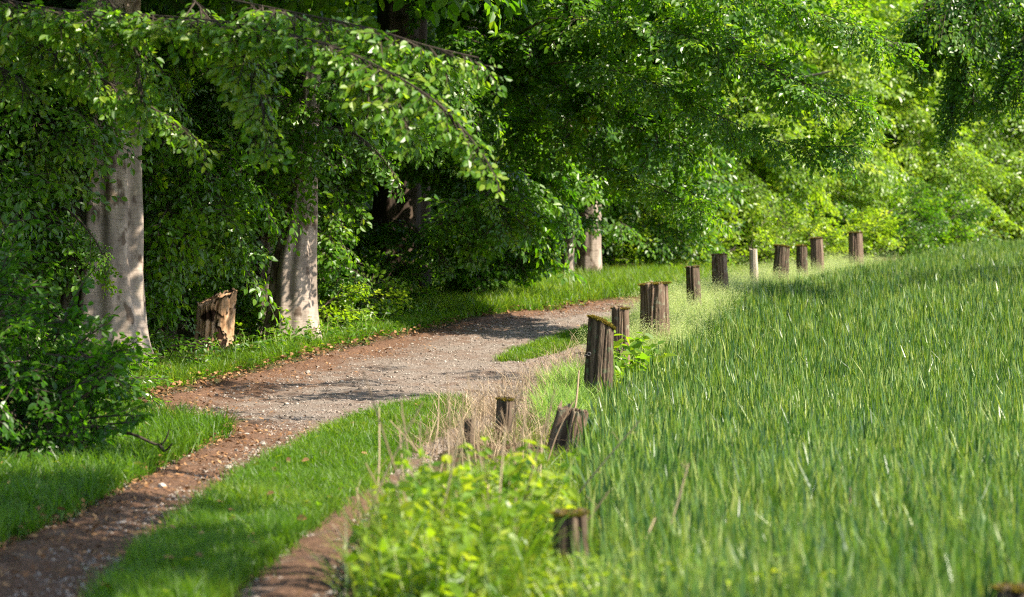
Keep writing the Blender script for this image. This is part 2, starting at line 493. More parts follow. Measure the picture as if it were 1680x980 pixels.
def grass(name, x, y, h0, h1, w0, w1, mat, label, per=1, leanmax=.5, curlmax=.7, rlo=0., rhi=1., spread=.04, seeds=0):
    n = len(x)
    x = np.repeat(x, per) + rng.normal(0, spread, n * per); y = np.repeat(y, per) + rng.normal(0, spread, n * per)
    n = len(x)
    hgt = U(h0, h1, n) * (1 + .25 * wob(x, y, 1.7, 3)); yaw = U(0, 6.28, n)
    B = np.stack([x, y, hz(x, y) - .02], -1)
    lean = np.abs(rng.normal(0, leanmax * .6, n)); curl = np.abs(rng.normal(0, curlmax * .6, n))
    V, Q = blades(B, hgt, U(w0, w1, n), yaw, lean, curl)
    acc = Acc()
    rv = np.clip(U(rlo, rhi, n) + .15 * wob(x, y, .8, 1), 0, 1)
    acc.add(V, Q, 0, np.repeat(rv, 3))
    if seeds:
        k = rng.choice(n, seeds)                                   # feathery seed heads: tiny flakes round the blade tips
        T = V.reshape(n, 8, 3)[k, 6]
        m = 14
        P = np.repeat(T, m, 0) + rng.normal(0, 1, (seeds * m, 3)) * np.array([.035, .035, .05])
        a = NRM(rng.normal(0, 1, (seeds * m, 3))) * .009; bb = NRM(rng.normal(0, 1, (seeds * m, 3))) * .004
        F = np.stack([P - a, P + bb, P + a, P - bb], 1)
        acc.add(F, np.arange(seeds * m * 4).reshape(-1, 4), 0, U(.75, 1, seeds * m))
    return tag(obj(name, acc.build(name, [mat])), label, None, None, "stuff")


def fill(P, n, near=0.0):
    """n points inside polygon P (world xy), denser close by when near > 0"""
    xs, ys = [], []; tot = 0
    lo, hi = P.min(0), P.max(0)
    while tot < n:
        k = n * 3
        x = U(lo[0], hi[0], k)
        y = U(lo[1], hi[1], k) if near == 0 else np.exp(U(np.log(max(lo[1], 5)), np.log(hi[1]), k))
        q = inside(P, x, y); xs.append(x[q]); ys.append(y[q]); tot += q.sum()
    return np.concatenate(xs)[:n], np.concatenate(ys)[:n]


# wheat
WE = np.array([(.35, 10), (.5, 13), (.62, 15), (.66, 19), (.75, 23), (1.06, 27), (1.3, 29.5), (1.85, 33), (2.5, 36.5), (3.3, 42), (4.1, 46), (5.5, 50), (6.6, 54), (8.0, 58), (10, 64), (12.6, 71), (14, 77)])
XW = lambda y: np.interp(y, WE[:, 1], WE[:, 0])
NT, PB = 54000, 5                                                  # tillers, blades on each
y = np.exp(U(np.log(10.5), np.log(77), NT))
xw = XW(y); x = xw + rng.random(NT) * (.2 * y + 3.5 - xw) + rng.normal(0, .1, NT)
ht = U(.32, .48, NT) * (1 + .08 * wob(x, y, 1.1))
x = np.repeat(x, PB); y = np.repeat(y, PB); n = NT * PB
yaw = U(0, 6.28, n); sq = (np.abs(x - 2.36) < .3) & (y < 12.3)                           # the crop stops short round the stump there
ht = np.where(sq, .12, np.repeat(ht, PB)) * U(.45, 1.08, n)
x = x + np.cos(yaw) * .012; y = y + np.sin(yaw) * .012
Vw, Qw = blades(np.stack([x, y, hz(x, y) - .02], -1), ht, U(.012, .02, n) * np.interp(y, [15, 40, 70], [1, 1.15, 1.5]), yaw, np.abs(rng.normal(0, .065, n)) + .02, np.abs(rng.normal(0, .12, n)) + (rng.random(n) > .97) * U(.2, .45, n))
acc = Acc(); acc.add(Vw, Qw, 0, np.repeat(np.clip(U(-.05, 1, n) + .1 * wob(x, y, .6, 2), 0, 1), 3))
tag(obj("wheat", acc.build("wheat", [WHEAT])), "young green wheat standing knee high over the field", None, None, "stuff")

# middle strip of short turf on the track
MED = poly_px([(150, 1010), (222, 940), (258, 900), (330, 840), (420, 778), (500, 733), (570, 697), (620, 680), (690, 666), (755, 658), (757, 690), (700, 722),
               (655, 752), (610, 795), (545, 835), (478, 885), (398, 940), (350, 985), (325, 1010)])
x, y = fill(MED, 15000, 1); x += .05 * wob(x, y, 6, 1) + rng.normal(0, .05, len(x))
grass("median_grass", x, y, .07, .17, .005, .009, GRASS, "strip of mown green grass down the middle of the track", 5, .5, .8, .1, .75)
MED2 = poly_px([(815, 592), (850, 576), (900, 560), (960, 541), (1000, 528), (1012, 534), (985, 552), (950, 566), (905, 580), (850, 592)])
x, y = fill(MED2, 2500)
grass("median_grass", x, y, .05, .13, .006, .01, GRASS, "thin tongue of grass in the far bend of the track", 5, .5, .8, .2, .8)

# verge below the beeches
def strip(y0, y1, n, a, b):
    y = np.exp(U(np.log(y0), np.log(y1), n)); x = XL(y) - a - (b - a) * rng.random(n) ** 1.4
    return x, y


x, y = strip(12, 27.2, 11000, -.06, 1.5); q = wob(x, y, 1.9, 2) + U(-.5, .5, 11000) > -.25; x, y = x[q], y[q]
grass("verge_grass", x, y, .07, .26, .006, .012, GRASS, "shaded grass tongue between the sapling and the wheel rut", 5, .6, .9, 0, .6)
x, y = strip(27.2, 45, 9000, .12, .95); q = wob(x, y, 1.6, 4) + U(-.5, .5, 9000) > -.2
grass("verge_grass", x[q], y[q], .06, .24, .006, .012, GRASS, "rough grass bank under the beech trunks", 5, .6, .9, .1, .8)
y = U(43, 60, 9000); xl = np.where(y < YE, XL(y), np.interp(y, tailL[:, 1], tailL[:, 0])); x = xl - .12 - rng.random(9000) * np.clip((y - 42) * .9, 1, 5)
grass("lawn_grass", x, y, .15, .38, .008, .015, GRASS, "sunlit grass beyond the bend of the track", 5, .5, .8, .3, .9)

# grass between track and wheat, along the posts
n = 9000
y = U(24, 62, n); xr = np.where(y < YE, XR(y), np.interp(y, tailR[:, 1], tailR[:, 0])); xr = np.minimum(xr, XW(y) - .3)
x = xr + .15 + (XW(y) + .15 - xr) * rng.random(n)
q = (x < XW(y) + .25)
grass("verge_grass", x[q], y[q],   .05, .17, .005, .01, GRASS, "green grass round the feet of the old posts", 4, .6, .9, .3, 1)
n = 7000
y = U(35, 60, n); x = XW(y) - .1 - rng.random(n) * 1.3 + .25
grass("seeding_grass", x, y, .2, .5, .003, .006, PALE, "pale seeding grass glowing between posts and wheat", 4, .5, .9, .1, .9, .06, 14000)
x, y = fill(poly_px([(885, 700), (900, 640), (935, 620), (965, 625), (968, 690), (930, 720)]), 900)
grass("verge_grass", x, y, .15, .38, .006, .01, PALE, "bright yellow green tuft beside the leaning post", 4, .6, .9, 0, .5)
x, y = fill(poly_px([(600, 1000), (650, 860), (720, 800), (850, 765), (960, 760), (985, 820), (1000, 1000)]), 3500, 1)
grass("undergrowth", x, y, .06, .22, .006, .012, GRASS, "low grass and weeds under the nettle bush", 4, .7, .9, .3, 1)
x, y = fill(poly_px([(660, 745), (720, 690), (800, 650), (900, 600), (960, 580), (965, 650), (930, 690), (890, 740), (800, 760)]), 850, 1)
grass("dry_grass", x, y, .14, .42, .0035, .006, STRAW, "tangle of thin dry grass round the broken stumps", 3, .9, 1.2, 0, 1, .08)

# litter of brown leaves and needles along the wooded edge
n = 16000
y = np.exp(U(np.log(12), np.log(50), n)); xl = np.where(y < YE, XL(y), np.interp(y, tailL[:, 1], tailL[:, 0])); x = xl - .35 + rng.exponential(.42, n)
q = near_path(x + .0, y) | (rng.random(n) < .5)
x, y = x[q], y[q]; n = len(x)
P = np.stack([x, y, hz(x, y) + .005 + .02 * rng.random(n)], -1)
a_ = U(0, 6.28, n); sz = U(.012, .034, n)
d1 = np.stack([np.cos(a_), np.sin(a_), rng.normal(0, .35, n)], -1) * sz[:, None]; d2 = np.stack([-np.sin(a_), np.cos(a_), rng.normal(0, .35, n)], -1) * (sz * U(.15, .6, n))[:, None]
acc = Acc(); acc.add(np.stack([P - d1, P - d2, P + d1, P + d2], 1), np.arange(n * 4).reshape(-1, 4), 0, rng.random(n))
tag(obj("leaf_litter", acc.build("leaf_litter", [LITTER])), "brown fallen leaves and needles along the wooded edge", None, None, "stuff")


# ------------------------------------------------------------------ leaf sprays
def leaf_verts(P, D, N, s, wide=.62):
    D = NRM(D); Sx = NRM(np.cross(D, N)); N = np.cross(Sx, D)
    l = s[:, None]
    w = l * wide * .5
    V = np.stack([P, P + D * l - N * l * .12,
                  P + D * l * .3 - Sx * w * .92 + N * l * .08, P + D * l * .7 - Sx * w * .8 + N * l * .03,
                  P + D * l * .3 + Sx * w * .92 + N * l * .08, P + D * l * .7 + Sx * w * .8 + N * l * .03], 1)
    return V                                                       # (n,6,3)


LQ = np.array([[0, 1, 3, 2], [0, 4, 5, 1]])


def spray_proto(Ls=.95, gap=.07, leaf=.118, sec=8, droop=.22):
    P, D, N, S_ = [], [], [], []; tw = []
    def line(p0, d0, length, drp, r):
        k = max(3, int(length / .12)); t = np.linspace(0, 1, k)[:, None]
        bend = rng.normal(0, .12, 3)
        pts = p0 + d0 * length * t + np.array([0, 0, -drp * length]) * t ** 2 + bend * length * t ** 2 * .5
        tw.append(tube(pts, np.linspace(r, r * .4, k), 3))
        return pts
    def leaves(pts, t0, step):
        seg = np.linalg.norm(np.diff(pts, axis=0), axis=1); tot = seg.sum(); cum = np.concatenate([[0], np.cumsum(seg)])
        side = 1
        for a in np.arange(t0, tot, step):
            p = np.array([np.interp(a, cum, pts[:, i]) for i in range(3)])
            d = NRM(pts[min(len(pts) - 1, np.searchsorted(cum, a))] - pts[max(0, np.searchsorted(cum, a) - 1)])
            sdv = NRM(np.cross(d, [0, 0, 1.])) * side
            P.append(p); D.append(d * .75 + sdv * .8 + rng.normal(0, .22, 3) + np.array([0, 0, -.25])); N.append(np.array([0, 0, 1.]) + rng.normal(0, .34, 3))
            S_.append(leaf * U(.65, 1.12)); side = -side
        P.append(pts[-1]); D.append(pts[-1] - pts[-2] + rng.normal(0, .02, 3)); N.append(np.array([0, 0, 1.]) + rng.normal(0, .3, 3)); S_.append(leaf * .9)
    main = line(np.zeros(3), np.array([1., 0, 0]), Ls, droop, .009)
    leaves(main, .15, gap * 1.2)
    for i in range(sec):
        t = .12 + .8 * i / sec
        k = t * (len(main) - 1); j = int(k); p = main[j] + (main[min(j + 1, len(main) - 1)] - main[j]) * (k - j)
        sg = 1 if i % 2 else -1
        ang = sg * U(.6, 1.05)
        d = np.array([math.cos(ang), math.sin(ang), rng.normal(0, .12)])
        leaves(line(p, d, Ls * U(.32, .5) * (1.15 - .6 * t), droop * 1.3, .005), .05, gap)
    P, D, N, S_ = map(np.array, (P, D, N, S_))
    LV = leaf_verts(P, D, N, S_)
    tv = []; tq = []; c = 0
    for v, q in tw:
        tv.append(v); tq.append(q + c); c += len(v)
    return LV, np.concatenate(tv), np.concatenate(tq)


def flat_leaves(name, x, y, s0, s1, z1, mat, label, wide=.7):
    n = len(x); an = U(0, 6.28, n)
    P = np.stack([x, y, hz(x, y) + U(.01, z1, n)], -1)
    D = np.stack([np.cos(an), np.sin(an), rng.normal(.1, .35, n)], -1); N = np.array([0, 0, 1.]) + rng.normal(0, .45, (n, 3))
    a = Acc(); a.add(leaf_verts(P, D, N, U(s0, s1, n), wide), (np.arange(n) * 6)[:, None, None] + LQ[None], 0, np.repeat(rng.random(n), 2))
    tag(obj(name, a.build(name, [mat])), label, None, None, "stuff")


x1, y1 = strip(12, 27.2, 2600, -.05, 1.6); x2, y2 = strip(27.2, 46, 3200, .0, 1.2); x3, y3 = fill(MED, 400, 1)
xa = np.concatenate([x1, x2, x3]); ya = np.concatenate([y1, y2, y3]); q = wob(xa, ya, 2.3, 6) + U(-.6, .6, len(xa)) > 0
flat_leaves("ground_weeds", xa[q], ya[q], .03, .08, .13, GRASS, "clover and broad leaved weeds among the verge grass")
x1, y1 = strip(12, 27.2, 900, -.1, 1.5); x2, y2 = strip(27.2, 46, 1600, -.1, 1.0); x3, y3 = fill(MED, 160, 1)
flat_leaves("fallen_leaves", np.concatenate([x1, x2, x3]), np.concatenate([y1, y2, y3]), .04, .08, .1, LITTER, "dead brown beech leaves lying in the verge grass")

PROT = [spray_proto() for _ in range(7)]
PROT_N = [spray_proto(.38, .055, .092, 5, .2) for _ in range(6)]         # short sprays of the near branch
PROT_M = [spray_proto(.95, .085, .15, 8, .25) for _ in range(6)]        # larger leaved sprays
PROT_L = [spray_proto(.55, .07, .125, 6, .25) for _ in range(6)]
PROT_S = [spray_proto(.95, .085, .145, 7) for _ in range(4)]       # sparser, larger leaves for trees far off or above the frame
PROT_B = [spray_proto(.6, .05, .085, 7, .1) for _ in range(5)]     # shrubs


def put_sprays(acc, pos, fwd, up, sc, protos, twigs=True, rbase=None, rspread=.35):
    f = NRM(fwd); u = NRM(up - (up * f).sum(-1, keepdims=True) * f); sdv = np.cross(u, f)
    M = np.stack([f, sdv, u], -1) * sc[:, None, None]             # columns
    kind = rng.integers(0, len(protos), len(pos))
    if rbase is None:
        rbase = rng.normal(.42, .16, len(pos))
    for k, (LV, TV, TQ) in enumerate(protos):
        q = np.nonzero(kind == k)[0]
        if not len(q):
            continue
        nl = len(LV)
        A = np.einsum('nij,lj->nli', M[q], LV.reshape(-1, 3)) + pos[q][:, None, :]
        base = (np.arange(len(q) * nl) * 6)[:, None, None] + LQ[None]
        rv = np.clip(np.repeat(rbase[q], nl) + rng.normal(0, rspread * .5, len(q) * nl), 0, 1)
        acc.add(A, base, 0, np.repeat(rv, 2))
        if twigs:
            A = np.einsum('nij,lj->nli', M[q], TV) + pos[q][:, None, :]
            acc.add(A, TQ[None] + (np.arange(len(q)) * len(TV))[:, None, None], 1, .5)


def n3(p, s=1.0, ph=0.0):
    x, y, z = p.T * s
    return (np.sin(1.9 * x + 1.1 * y + ph) * np.sin(1.7 * z - .6 * y + 1 + ph) + np.sin(3.3 * y + 2.1 * z + 2 * ph) * np.sin(2.7 * x - 1.2 * z + .5) * .7) / 1.3


def lobe(acc, c, r, dens=7.0, sc=1.0, protos=None, out=None, droop=.45, gap=-.35, shell=.5, twigs=True, rb=None):
    """a mass of leafy sprays: an ellipsoid filled from its skin inward"""
    c = np.asarray(c, float); r = np.asarray(r, float) * np.ones(3)
    area = 4 * np.pi * ((r[0] * r[1]) ** 1.6 + (r[0] * r[2]) ** 1.6 + (r[1] * r[2]) ** 1.6) ** (1 / 1.6) / 3 ** (1 / 1.6)
    n = int(dens * area)
    d = NRM(rng.normal(0, 1, (n, 3)))
    p = c + d * r * (U(shell, 1, n) ** .7)[:, None]
    q = n3(p, .9, c[0]) > gap + rng.normal(0, .15, n)
    p, d = p[q], d[q]; n = len(p)
    o = d * np.array([1, 1, .35])
    if out is not None:
        o = NRM(o) + np.asarray(out)
    f = NRM(o) + np.array([0, 0, -droop]) + rng.normal(0, .32, (n, 3))
    up = np.array([0, 0, .62]) + NRM(o) * .85 + rng.normal(0, .3, (n, 3))
    keep = p[:, 2] > hz(p[:, 0], p[:, 1]) + .12
    rbv = None if rb is None else rng.normal(rb, .15, n)[keep]
    put_sprays(acc, p[keep], f[keep], up[keep], U(.7, 1.2, n)[keep] * sc, protos or PROT, twigs, rbv)


def limb(acc, pts, r0=.03, step=.13, sc=.9, side=.5, tip=.25, droop=.4, protos=None, rb=None, mess=.3):
    """a bending limb with sprays along both sides; pts in world"""
    P = smooth_line(pts, 40)
    acc.add(*tube(P, np.linspace(r0, .006, 40), 6), 1, .5)
    seg = np.linalg.norm(np.diff(P, axis=0), axis=1); cum = np.concatenate([[0], np.cumsum(seg)]); tot = cum[-1]
    a = np.arange(.1 * tot, tot, step); a = np.clip(a + rng.normal(0, step * .3, len(a)), 0, tot)
    p = np.stack([np.interp(a, cum, P[:, i]) for i in range(3)], -1)
    T = NRM(np.stack([np.interp(np.minimum(a + .1, tot), cum, P[:, i]) - np.interp(np.maximum(a - .1, 0), cum, P[:, i]) for i in range(3)], -1))
    lat = NRM(np.cross(T, [0, 0, 1.])) * np.where(np.arange(len(a)) % 2, 1, -1)[:, None]
    k = (1 - .65 * a / tot)[:, None]
    f = T * (.55 + .6 * (1 - k)) + lat * U(.3, 1.1, len(a))[:, None] * k + rng.normal(0, .2, (len(a), 3)) + np.array([0, 0, -droop])
    up = np.array([0, 0, 1.]) + rng.normal(0, mess, (len(a), 3)) + np.array([.2, -.35, 0])
    f = f + rng.normal(0, max(0, mess - .3), f.shape)
    put_sprays(acc, p, f, up, sc * (.65 + .5 * k[:, 0]) * U(.8, 1.15, len(a)), protos or PROT, True, None if rb is None else rng.normal(rb, .12, len(a)))


def tight(acc, c, r, dens=24, out=(.25, -.7, 0), droop=.7, protos=None, sc=1.15):
    lobe(acc, c, r, dens, sc, protos or PROT_N, out=out, droop=droop, gap=-.4, shell=.3)


# ------------------------------------------------------------------ trunks
def trunk_mesh(acc, P, r, seg=44, rings=70, flare=.7, flute=.05, lumps=.02, ph=0.0, flare_h=.45):
    P = smooth_line(P, rings); t = np.linspace(0, 1, rings); rad = np.interp(t, np.linspace(0, 1, len(r)), r)
    T = NRM(np.gradient(P, axis=0)); A = NRM(np.cross(T, [0, 1., 0])); B = np.cross(T, A)
    th = np.linspace(0, 2 * np.pi, seg, endpoint=False)
    hgt = P[:, 2] - P[0, 2]
    fl = flare * np.exp(-hgt / flare_h)
    lob = .5 + .5 * np.cos(5 * th + ph + .6 * np.sin(2 * th)) ; lob = lob ** 1.5
    rr = rad[:, None] * (1 + flute * np.cos(6 * th + ph + .5)[None] + .6 * flute * np.cos(11 * th + 2 * ph)[None] + fl[:, None] * (.25 + 1.0 * lob[None])
                         + lumps * np.sin(3 * th[None] + 2.1 * hgt[:, None] + ph) + lumps * np.sin(7 * th[None] - 3.7 * hgt[:, None]))
    V = P[:, None] + rr[..., None] * (np.cos(th)[None, :, None] * A[:, None] + np.sin(th)[None, :, None] * B[:, None])
    i = np.arange(rings - 1)[:, None] * seg; j = np.arange(seg)[None]; j2 = (j + 1) % seg
    acc.add(V, np.stack([i + j, i + j2, i + seg + j2, i + seg + j], -1), 0)


def tree(name, label, group, base, build_trunk, build_crown, bark, leaf, extra=None):
    b = np.array([base[0], base[1], float(hz(*base))])
    t = thing(name, label, "tree", b, group)
    a = Acc(); build_trunk(a, b); obj("trunk", a.build("trunk", [bark], b, True), t)
    a = Acc(); build_crown(a, b); c = obj("crown", a.build("crown", [leaf, TWIG], b), t)
    return t


def simple_trunk(top, r, lean=(0, 0), **kw):
    def f(a, b):
        hh = top
        P = [b + [0, 0, -.15], b + [lean[0] * .2, lean[1] * .2, hh * .25], b + [lean[0] * .55, lean[1] * .55, hh * .6], b + [lean[0], lean[1], hh]]
        trunk_mesh(a, P, [r, r * .88, r * .7, r * .3], **kw)
        for k in range(5):                                         # main limbs, above what the photo frames
            z = hh * (.45 + .11 * k); an = k * 2.4 + b[0]
            p0 = b + [lean[0] * .5, lean[1] * .5, z]
            P2 = smooth_line([p0, p0 + [1.6 * math.cos(an), 1.6 * math.sin(an), .9], p0 + [4 * math.cos(an), 4 * math.sin(an), 1.4]], 14)
            a.add(*tube(P2, np.linspace(r * .32, .03, 14), 8, .04), 0)
    return f


BEECHES = "beeches along the wood edge"
FAR = "trees of the far wood edge"


# 1: the big beech with the broad pale trunk
def crown1(a, b):
    for px, py, Y, r in [(248, 420, 35.4, (.22, .4, .8)), (238, 530, 35.2, (.2, .3, .35)), (295, 420, 37.3, (.4, .4, .5)), (285, 250, 35, (.45, .5, .7)), (40, 400, 31.6, (.3, .4, .7)), (95, 410, 31.6, (.18, .2, .3)), (40, 520, 30.8, (.5, .4, .5)), (80, 530, 31.2, (.22, .25, .25)), (390, 300, 37, (.35, .4, .6))]:
        tight(a, at(px, py, Y), r)
    for px, py, Y, r, d in [(-50, 330, 31.5, (.7, .8, .9), 9), (-50, 520, 31, (.7, .8, .8), 9), (0, 430, 31.8, (.4, .5, .5), 8), (20, 170, 32, (.9, .9, .8), 8),
                            (290, 350, 35.3, (.3, .5, .7), 10), (320, 250, 35.5, (.5, .7, .8), 9), (330, 380, 37, (.55, .6, .6), 9), (290, 180, 35.5, (.5, .7, .7), 8),
                            (200, 60, 33, (1.3, .9, .5), 8), (80, 120, 34.5, (1.2, 1, .8), 7), (380, 330, 37, (.5, .6, .9), 9)]:
        lobe(a, at(px, py, Y), r, d, .95, out=(.25, -.7, 0), droop=.75)
    limb(a, [at(60, 330, 32.2), at(110, 345, 31.8), at(150, 385, 31.5), at(172, 425, 31.4)], .02, .09, .55, droop=.7)
    for c, r in [((-4, 33, 8.5), (4.5, 5, 1.6)), ((-1.6, 32, 7.6), (2.6, 4, 1.2)), ((-6, 32, 11), (4.5, 5, 2.2)), ((-3, 35, 6.6), (3, 3, 1.0))]:
        lobe(a, c, r, 2.6, 1.5, PROT_S, droop=.3, gap=-.4, shell=.3, twigs=False)


tree("beech_tree", "big beech with broad pale fluted trunk flaring at its foot", BEECHES, at(177, 0, 33)[:2],
     lambda a, b: simple_trunk(13, .42, (.15, .2), flare=.85, flute=.12, lumps=.03, flare_h=.75, seg=72, rings=110)(a, b), crown1, BEECH, LEAF)


# 2 and 3: a pair of slimmer beeches
def crown2(a, b):
    for px, py, Y, r in [(508, 225, 37.3, (.22, .25, .3)), (485, 165, 37.2, (.3, .3, .3)), (470, 250, 37.6, (.15, .2, .3)), (530, 300, 37.5, (.12, .15, .3))]:
        tight(a, at(px, py, Y), r)
    for px, py, Y, r in [(515, 165, 36.8, (.4, .3, .3)), (512, 240, 36.8, (.24, .2, .2)), (550, 340, 40, (.25, .4, .8)), (560, 440, 41, (.35, .4, .4)), (585, 240, 40, (.4, .5, .35)), (600, 480, 42, (.4, .4, .3)), (690, 225, 43, (.6, .5, .25)), (535, 400, 39.6, (.2, .3, .5))]:
        tight(a, at(px, py, Y), r)
    for px, py, Y, r, d in [(570, 130, 40, (.8, .9, .6), 8), (520, 120, 39, (1, .9, .8), 8), 
                            (455, 210, 37.6, (.6, .5, .5), 8), (640, 130, 41, (1, .8, .8), 8)]:
        lobe(a, at(px, py, Y), r, d, .95, out=(.3, -.7, 0), droop=.75)
    limb(a, [at(500, 210, 38), at(560, 210, 37.5), at(610, 240, 37.3), at(650, 290, 37.2)], .012, .06, 1.1, droop=.5, protos=PROT_N)
    for c, r in [((-2, 38.5, 8.0), (3.2, 4, 1.5)), ((-3, 40, 11), (4, 4, 2))]:
        lobe(a, c, r, 2.6, 1.5, PROT_S, droop=.3, gap=-.4, shell=.3, twigs=False)


def trunk2(a, b):
    P = [b + [-.03, 0, -.15], b + [-.02, 0, 1.1], b + [.12, 0, 2.4], b + [.2, .2, 4.2], b + [.3, .4, 11]]
    trunk_mesh(a, P, [.34, .31, .18, .14, .06], flare=.6, flute=.08, seg=56, rings=100)


tree("beech_tree", "pale beech leaning gently over a low bramble patch", BEECHES, at(487, 0, 38)[:2], trunk2, crown2, BEECH, LEAF)


def crown3(a, b):
    for px, py, Y, r in [(400, 440, 38.8, (.18, .3, .55)), (395, 520, 38.6, (.2, .25, .2)), (445, 440, 40.5, (.4, .4, .6)), (470, 330, 39.2, (.18, .2, .35))]:
        tight(a, at(px, py, Y), r)
    for px, py, Y, r, d in [(385, 350, 38.6, (.3, .4, .6), 9), (432, 400, 38.7, (.18, .2, .4), 8), (390, 250, 39, (.6, .6, .7), 8), (420, 140, 39, (.9, .8, .7), 8), (345, 130, 38, (.8, .8, .7), 8)]:
        lobe(a, at(px, py, Y), r, d, .9, out=(.2, -.7, 0), droop=.8)
    lobe(a, (-4.5, 41, 9.5), (3.5, 3.5, 2), 2.4, 1.5, PROT_S, droop=.3, shell=.3, twigs=False)


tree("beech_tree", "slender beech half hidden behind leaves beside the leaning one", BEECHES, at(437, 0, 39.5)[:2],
     lambda a, b: simple_trunk(10, .17, (.05, .1), flare=.4)(a, b), crown3, BEECH_DARKER, LEAF)


# 4: thick dark oak
def crown4(a, b):
    for px, py, Y, r, d in [(830, 300, 45, (.7, .8, .6), 8), (720, 130, 46, (1.1, 1, .6), 8), (540, 200, 45.5, (.6, .6, .5), 8), (830, 390, 46.5, (.6, .8, .45), 8),
                            (770, 160, 44, (1.1, 1, .8), 7), (780, 410, 46.6, (.35, .5, .35), 7), (860, 300, 46, (.9, .9, .9), 7)]:
        lobe(a, at(px, py, Y), r, d, .95, PROT_M, out=(.35, -.6, 0), droop=.65)
    limb(a, [at(660, 215, 45), at(730, 260, 44), at(800, 320, 43.2), at(840, 352, 43)], .03, .1, .8, droop=.5)
    limb(a, [at(590, 360, 45), at(650, 362, 44.5), at(700, 385, 44.3), at(730, 425, 44.2)], .012, .06, 1.2, droop=.5, protos=PROT_N)
    for px, py, Y, r in [(760, 380, 45.5, (.35, .4, .45)), (640, 430, 45.6, (.4, .4, .3)), (740, 460, 46.5, (.4, .4, .2)), (800, 430, 46.5, (.5, .4, .3)), (860, 400, 46.5, (.4, .4, .35)), (580, 420, 47.5, (.3, .4, .8))]:
        tight(a, at(px, py, Y), r)
    for c, r in [((-1.5, 47, 9), (4.0, 4.5, 1.8)), ((-3, 50, 12), (5, 5, 2.2))]:
        lobe(a, c, r, 2.4, 1.5, PROT_S, droop=.3, shell=.3, twigs=False)


tree("oak_tree", "thick dark oak trunk standing in deep shade under hanging leaves", "trees behind the beeches", at(658, 0, 48)[:2],
     lambda a, b: simple_trunk(13, .56, (0, .3), flare=.25, flute=.05, lumps=.03)(a, b), crown4, OAKBARK, LEAF)


# 5: beech whose long limbs sweep out over the track
def crown5(a, b):
    L5 = [[(900, 30, 42), (1040, 40, 40), (1180, 75, 38.5), (1290, 125, 37.5), (1420, 175, 37)],
          [(930, 100, 42), (1060, 130, 40), (1180, 190, 38.5), (1290, 235, 37.8), (1405, 240, 37)],
          [(1000, -30, 41), (1150, -20, 39), (1300, 10, 38), (1410, 45, 37.2), (1480, 78, 37)],
          [(960, 260, 42), (1040, 290, 41), (1105, 320, 40), (1155, 350, 39.4)],
          [(1120, 20, 40), (1200, 60, 39), (1270, 130, 38.5), (1340, 160, 38)]]
    for pl in L5:
        limb(a, [at(*p) for p in pl], .008, .085, U(.6, .78), droop=U(.05, .3), protos=PROT_M, rb=.55, mess=.65)
    # leafy outside of the crown, hanging like a curtain towards the track and the field
    for px in range(715, 1200, 56):
        for py in range(-60, 401, 52):
            qx, qy = px + U(-24, 24), py + U(-24, 24)
            if qy > 245 and 850 < qx < 1065: continue
            if qx > 1040 and qy > 330 - (qx - 1040) * .9: continue
            if qx < 760 and 250 < qy < 370: continue
            Y = 46.0 - (qx - 715) / 105 - 3.2 * np.clip((qy + 20) / 420, 0, 1) + U(-.5, .5)
            tight(a, at(qx, qy, Y), (U(.3, .6), U(.25, .45), U(.25, .45)), U(11, 20), out=(.55, -.65, .1), droop=U(.35, .7), protos=PROT_L, sc=1.0)
    lobe(a, (-2, 47.5, 9.5), (3, 3.5, 2), 1.6, 1.5, PROT_S, droop=.3, shell=.3, twigs=False)


def trunk5(a, b):
    simple_trunk(13, .3, (.2, -.3), flare=.4)(a, b)
    for p0, p1 in [((900, 30, 42), 3.6), ((930, 100, 42), 3.2), ((1000, -30, 41), 5.2)]:
        q = at(*p0)
        a.add(*tube(smooth_line([b + [.1, -.1, p1], (b + [.1, -.1, p1]) * .5 + q * .5 + [0, 0, .35], q], 12), np.linspace(.07, .01, 12), 8), 0)


tree("beech_tree", "beech with long leafy limbs sweeping out over the track", BEECHES, (-.9, 47.5), trunk5, crown5, BEECH_DARKER, LEAF)


# 6, 7: the two pale trunks past the bend
def crown6(a, b):
    for px, py, Y, r, d in [(880, 260, 58, (1.3, 1, .9), 5), (1000, 235, 59, (1.4, 1, .8), 5), (920, 200, 60, (1.6, 1.2, 1.1), 4), (800, 390, 58.5, (.8, .7, .5), 6)]:
        lobe(a, at(px, py, Y), r, d, 1.15, out=(.4, -.6, 0), droop=.6)
    lobe(a, (1, 59, 9.5), (4.5, 4.5, 2.5), 1.5, 1.6, PROT_S, shell=.3, twigs=False)


tree("beech_tree", "slim pale trunk past the track bend beside a thicker one", BEECHES, at(932, 0, 56.5)[:2],
     lambda a, b: simple_trunk(12, .14, (0, .1), flare=.3)(a, b), crown6, BEECH, LEAF)


def crown7(a, b):
    for px, py, Y in [(950, 352, 55.6), (985, 350, 55.8), (1010, 372, 56)]:
        tight(a, at(px, py, Y), (.3, .3, .2), 26)
    for px, py, Y in [(965, 130, 55), (975, 210, 55.3), (950, 255, 55.5), (930, 60, 55)]:
        tight(a, at(px, py, Y), (.7, .5, .6), 9, protos=PROT_M, sc=1.0)
    for px, py, Y, r, d in [(1080, 290, 60, (1.2, 1, .9), 5), (1060, 220, 61, (1.6, 1.2, 1.1), 4), (1060, 375, 60, (.6, .6, .4), 6), (1110, 380, 62, (1, .8, .6), 5)]:
        lobe(a, at(px, py, Y), r, d, 1.15, out=(.4, -.6, 0), droop=.6)
    lobe(a, (3, 61, 9.5), (4.5, 4.5, 2.5), 1.5, 1.6, PROT_S, shell=.3, twigs=False)


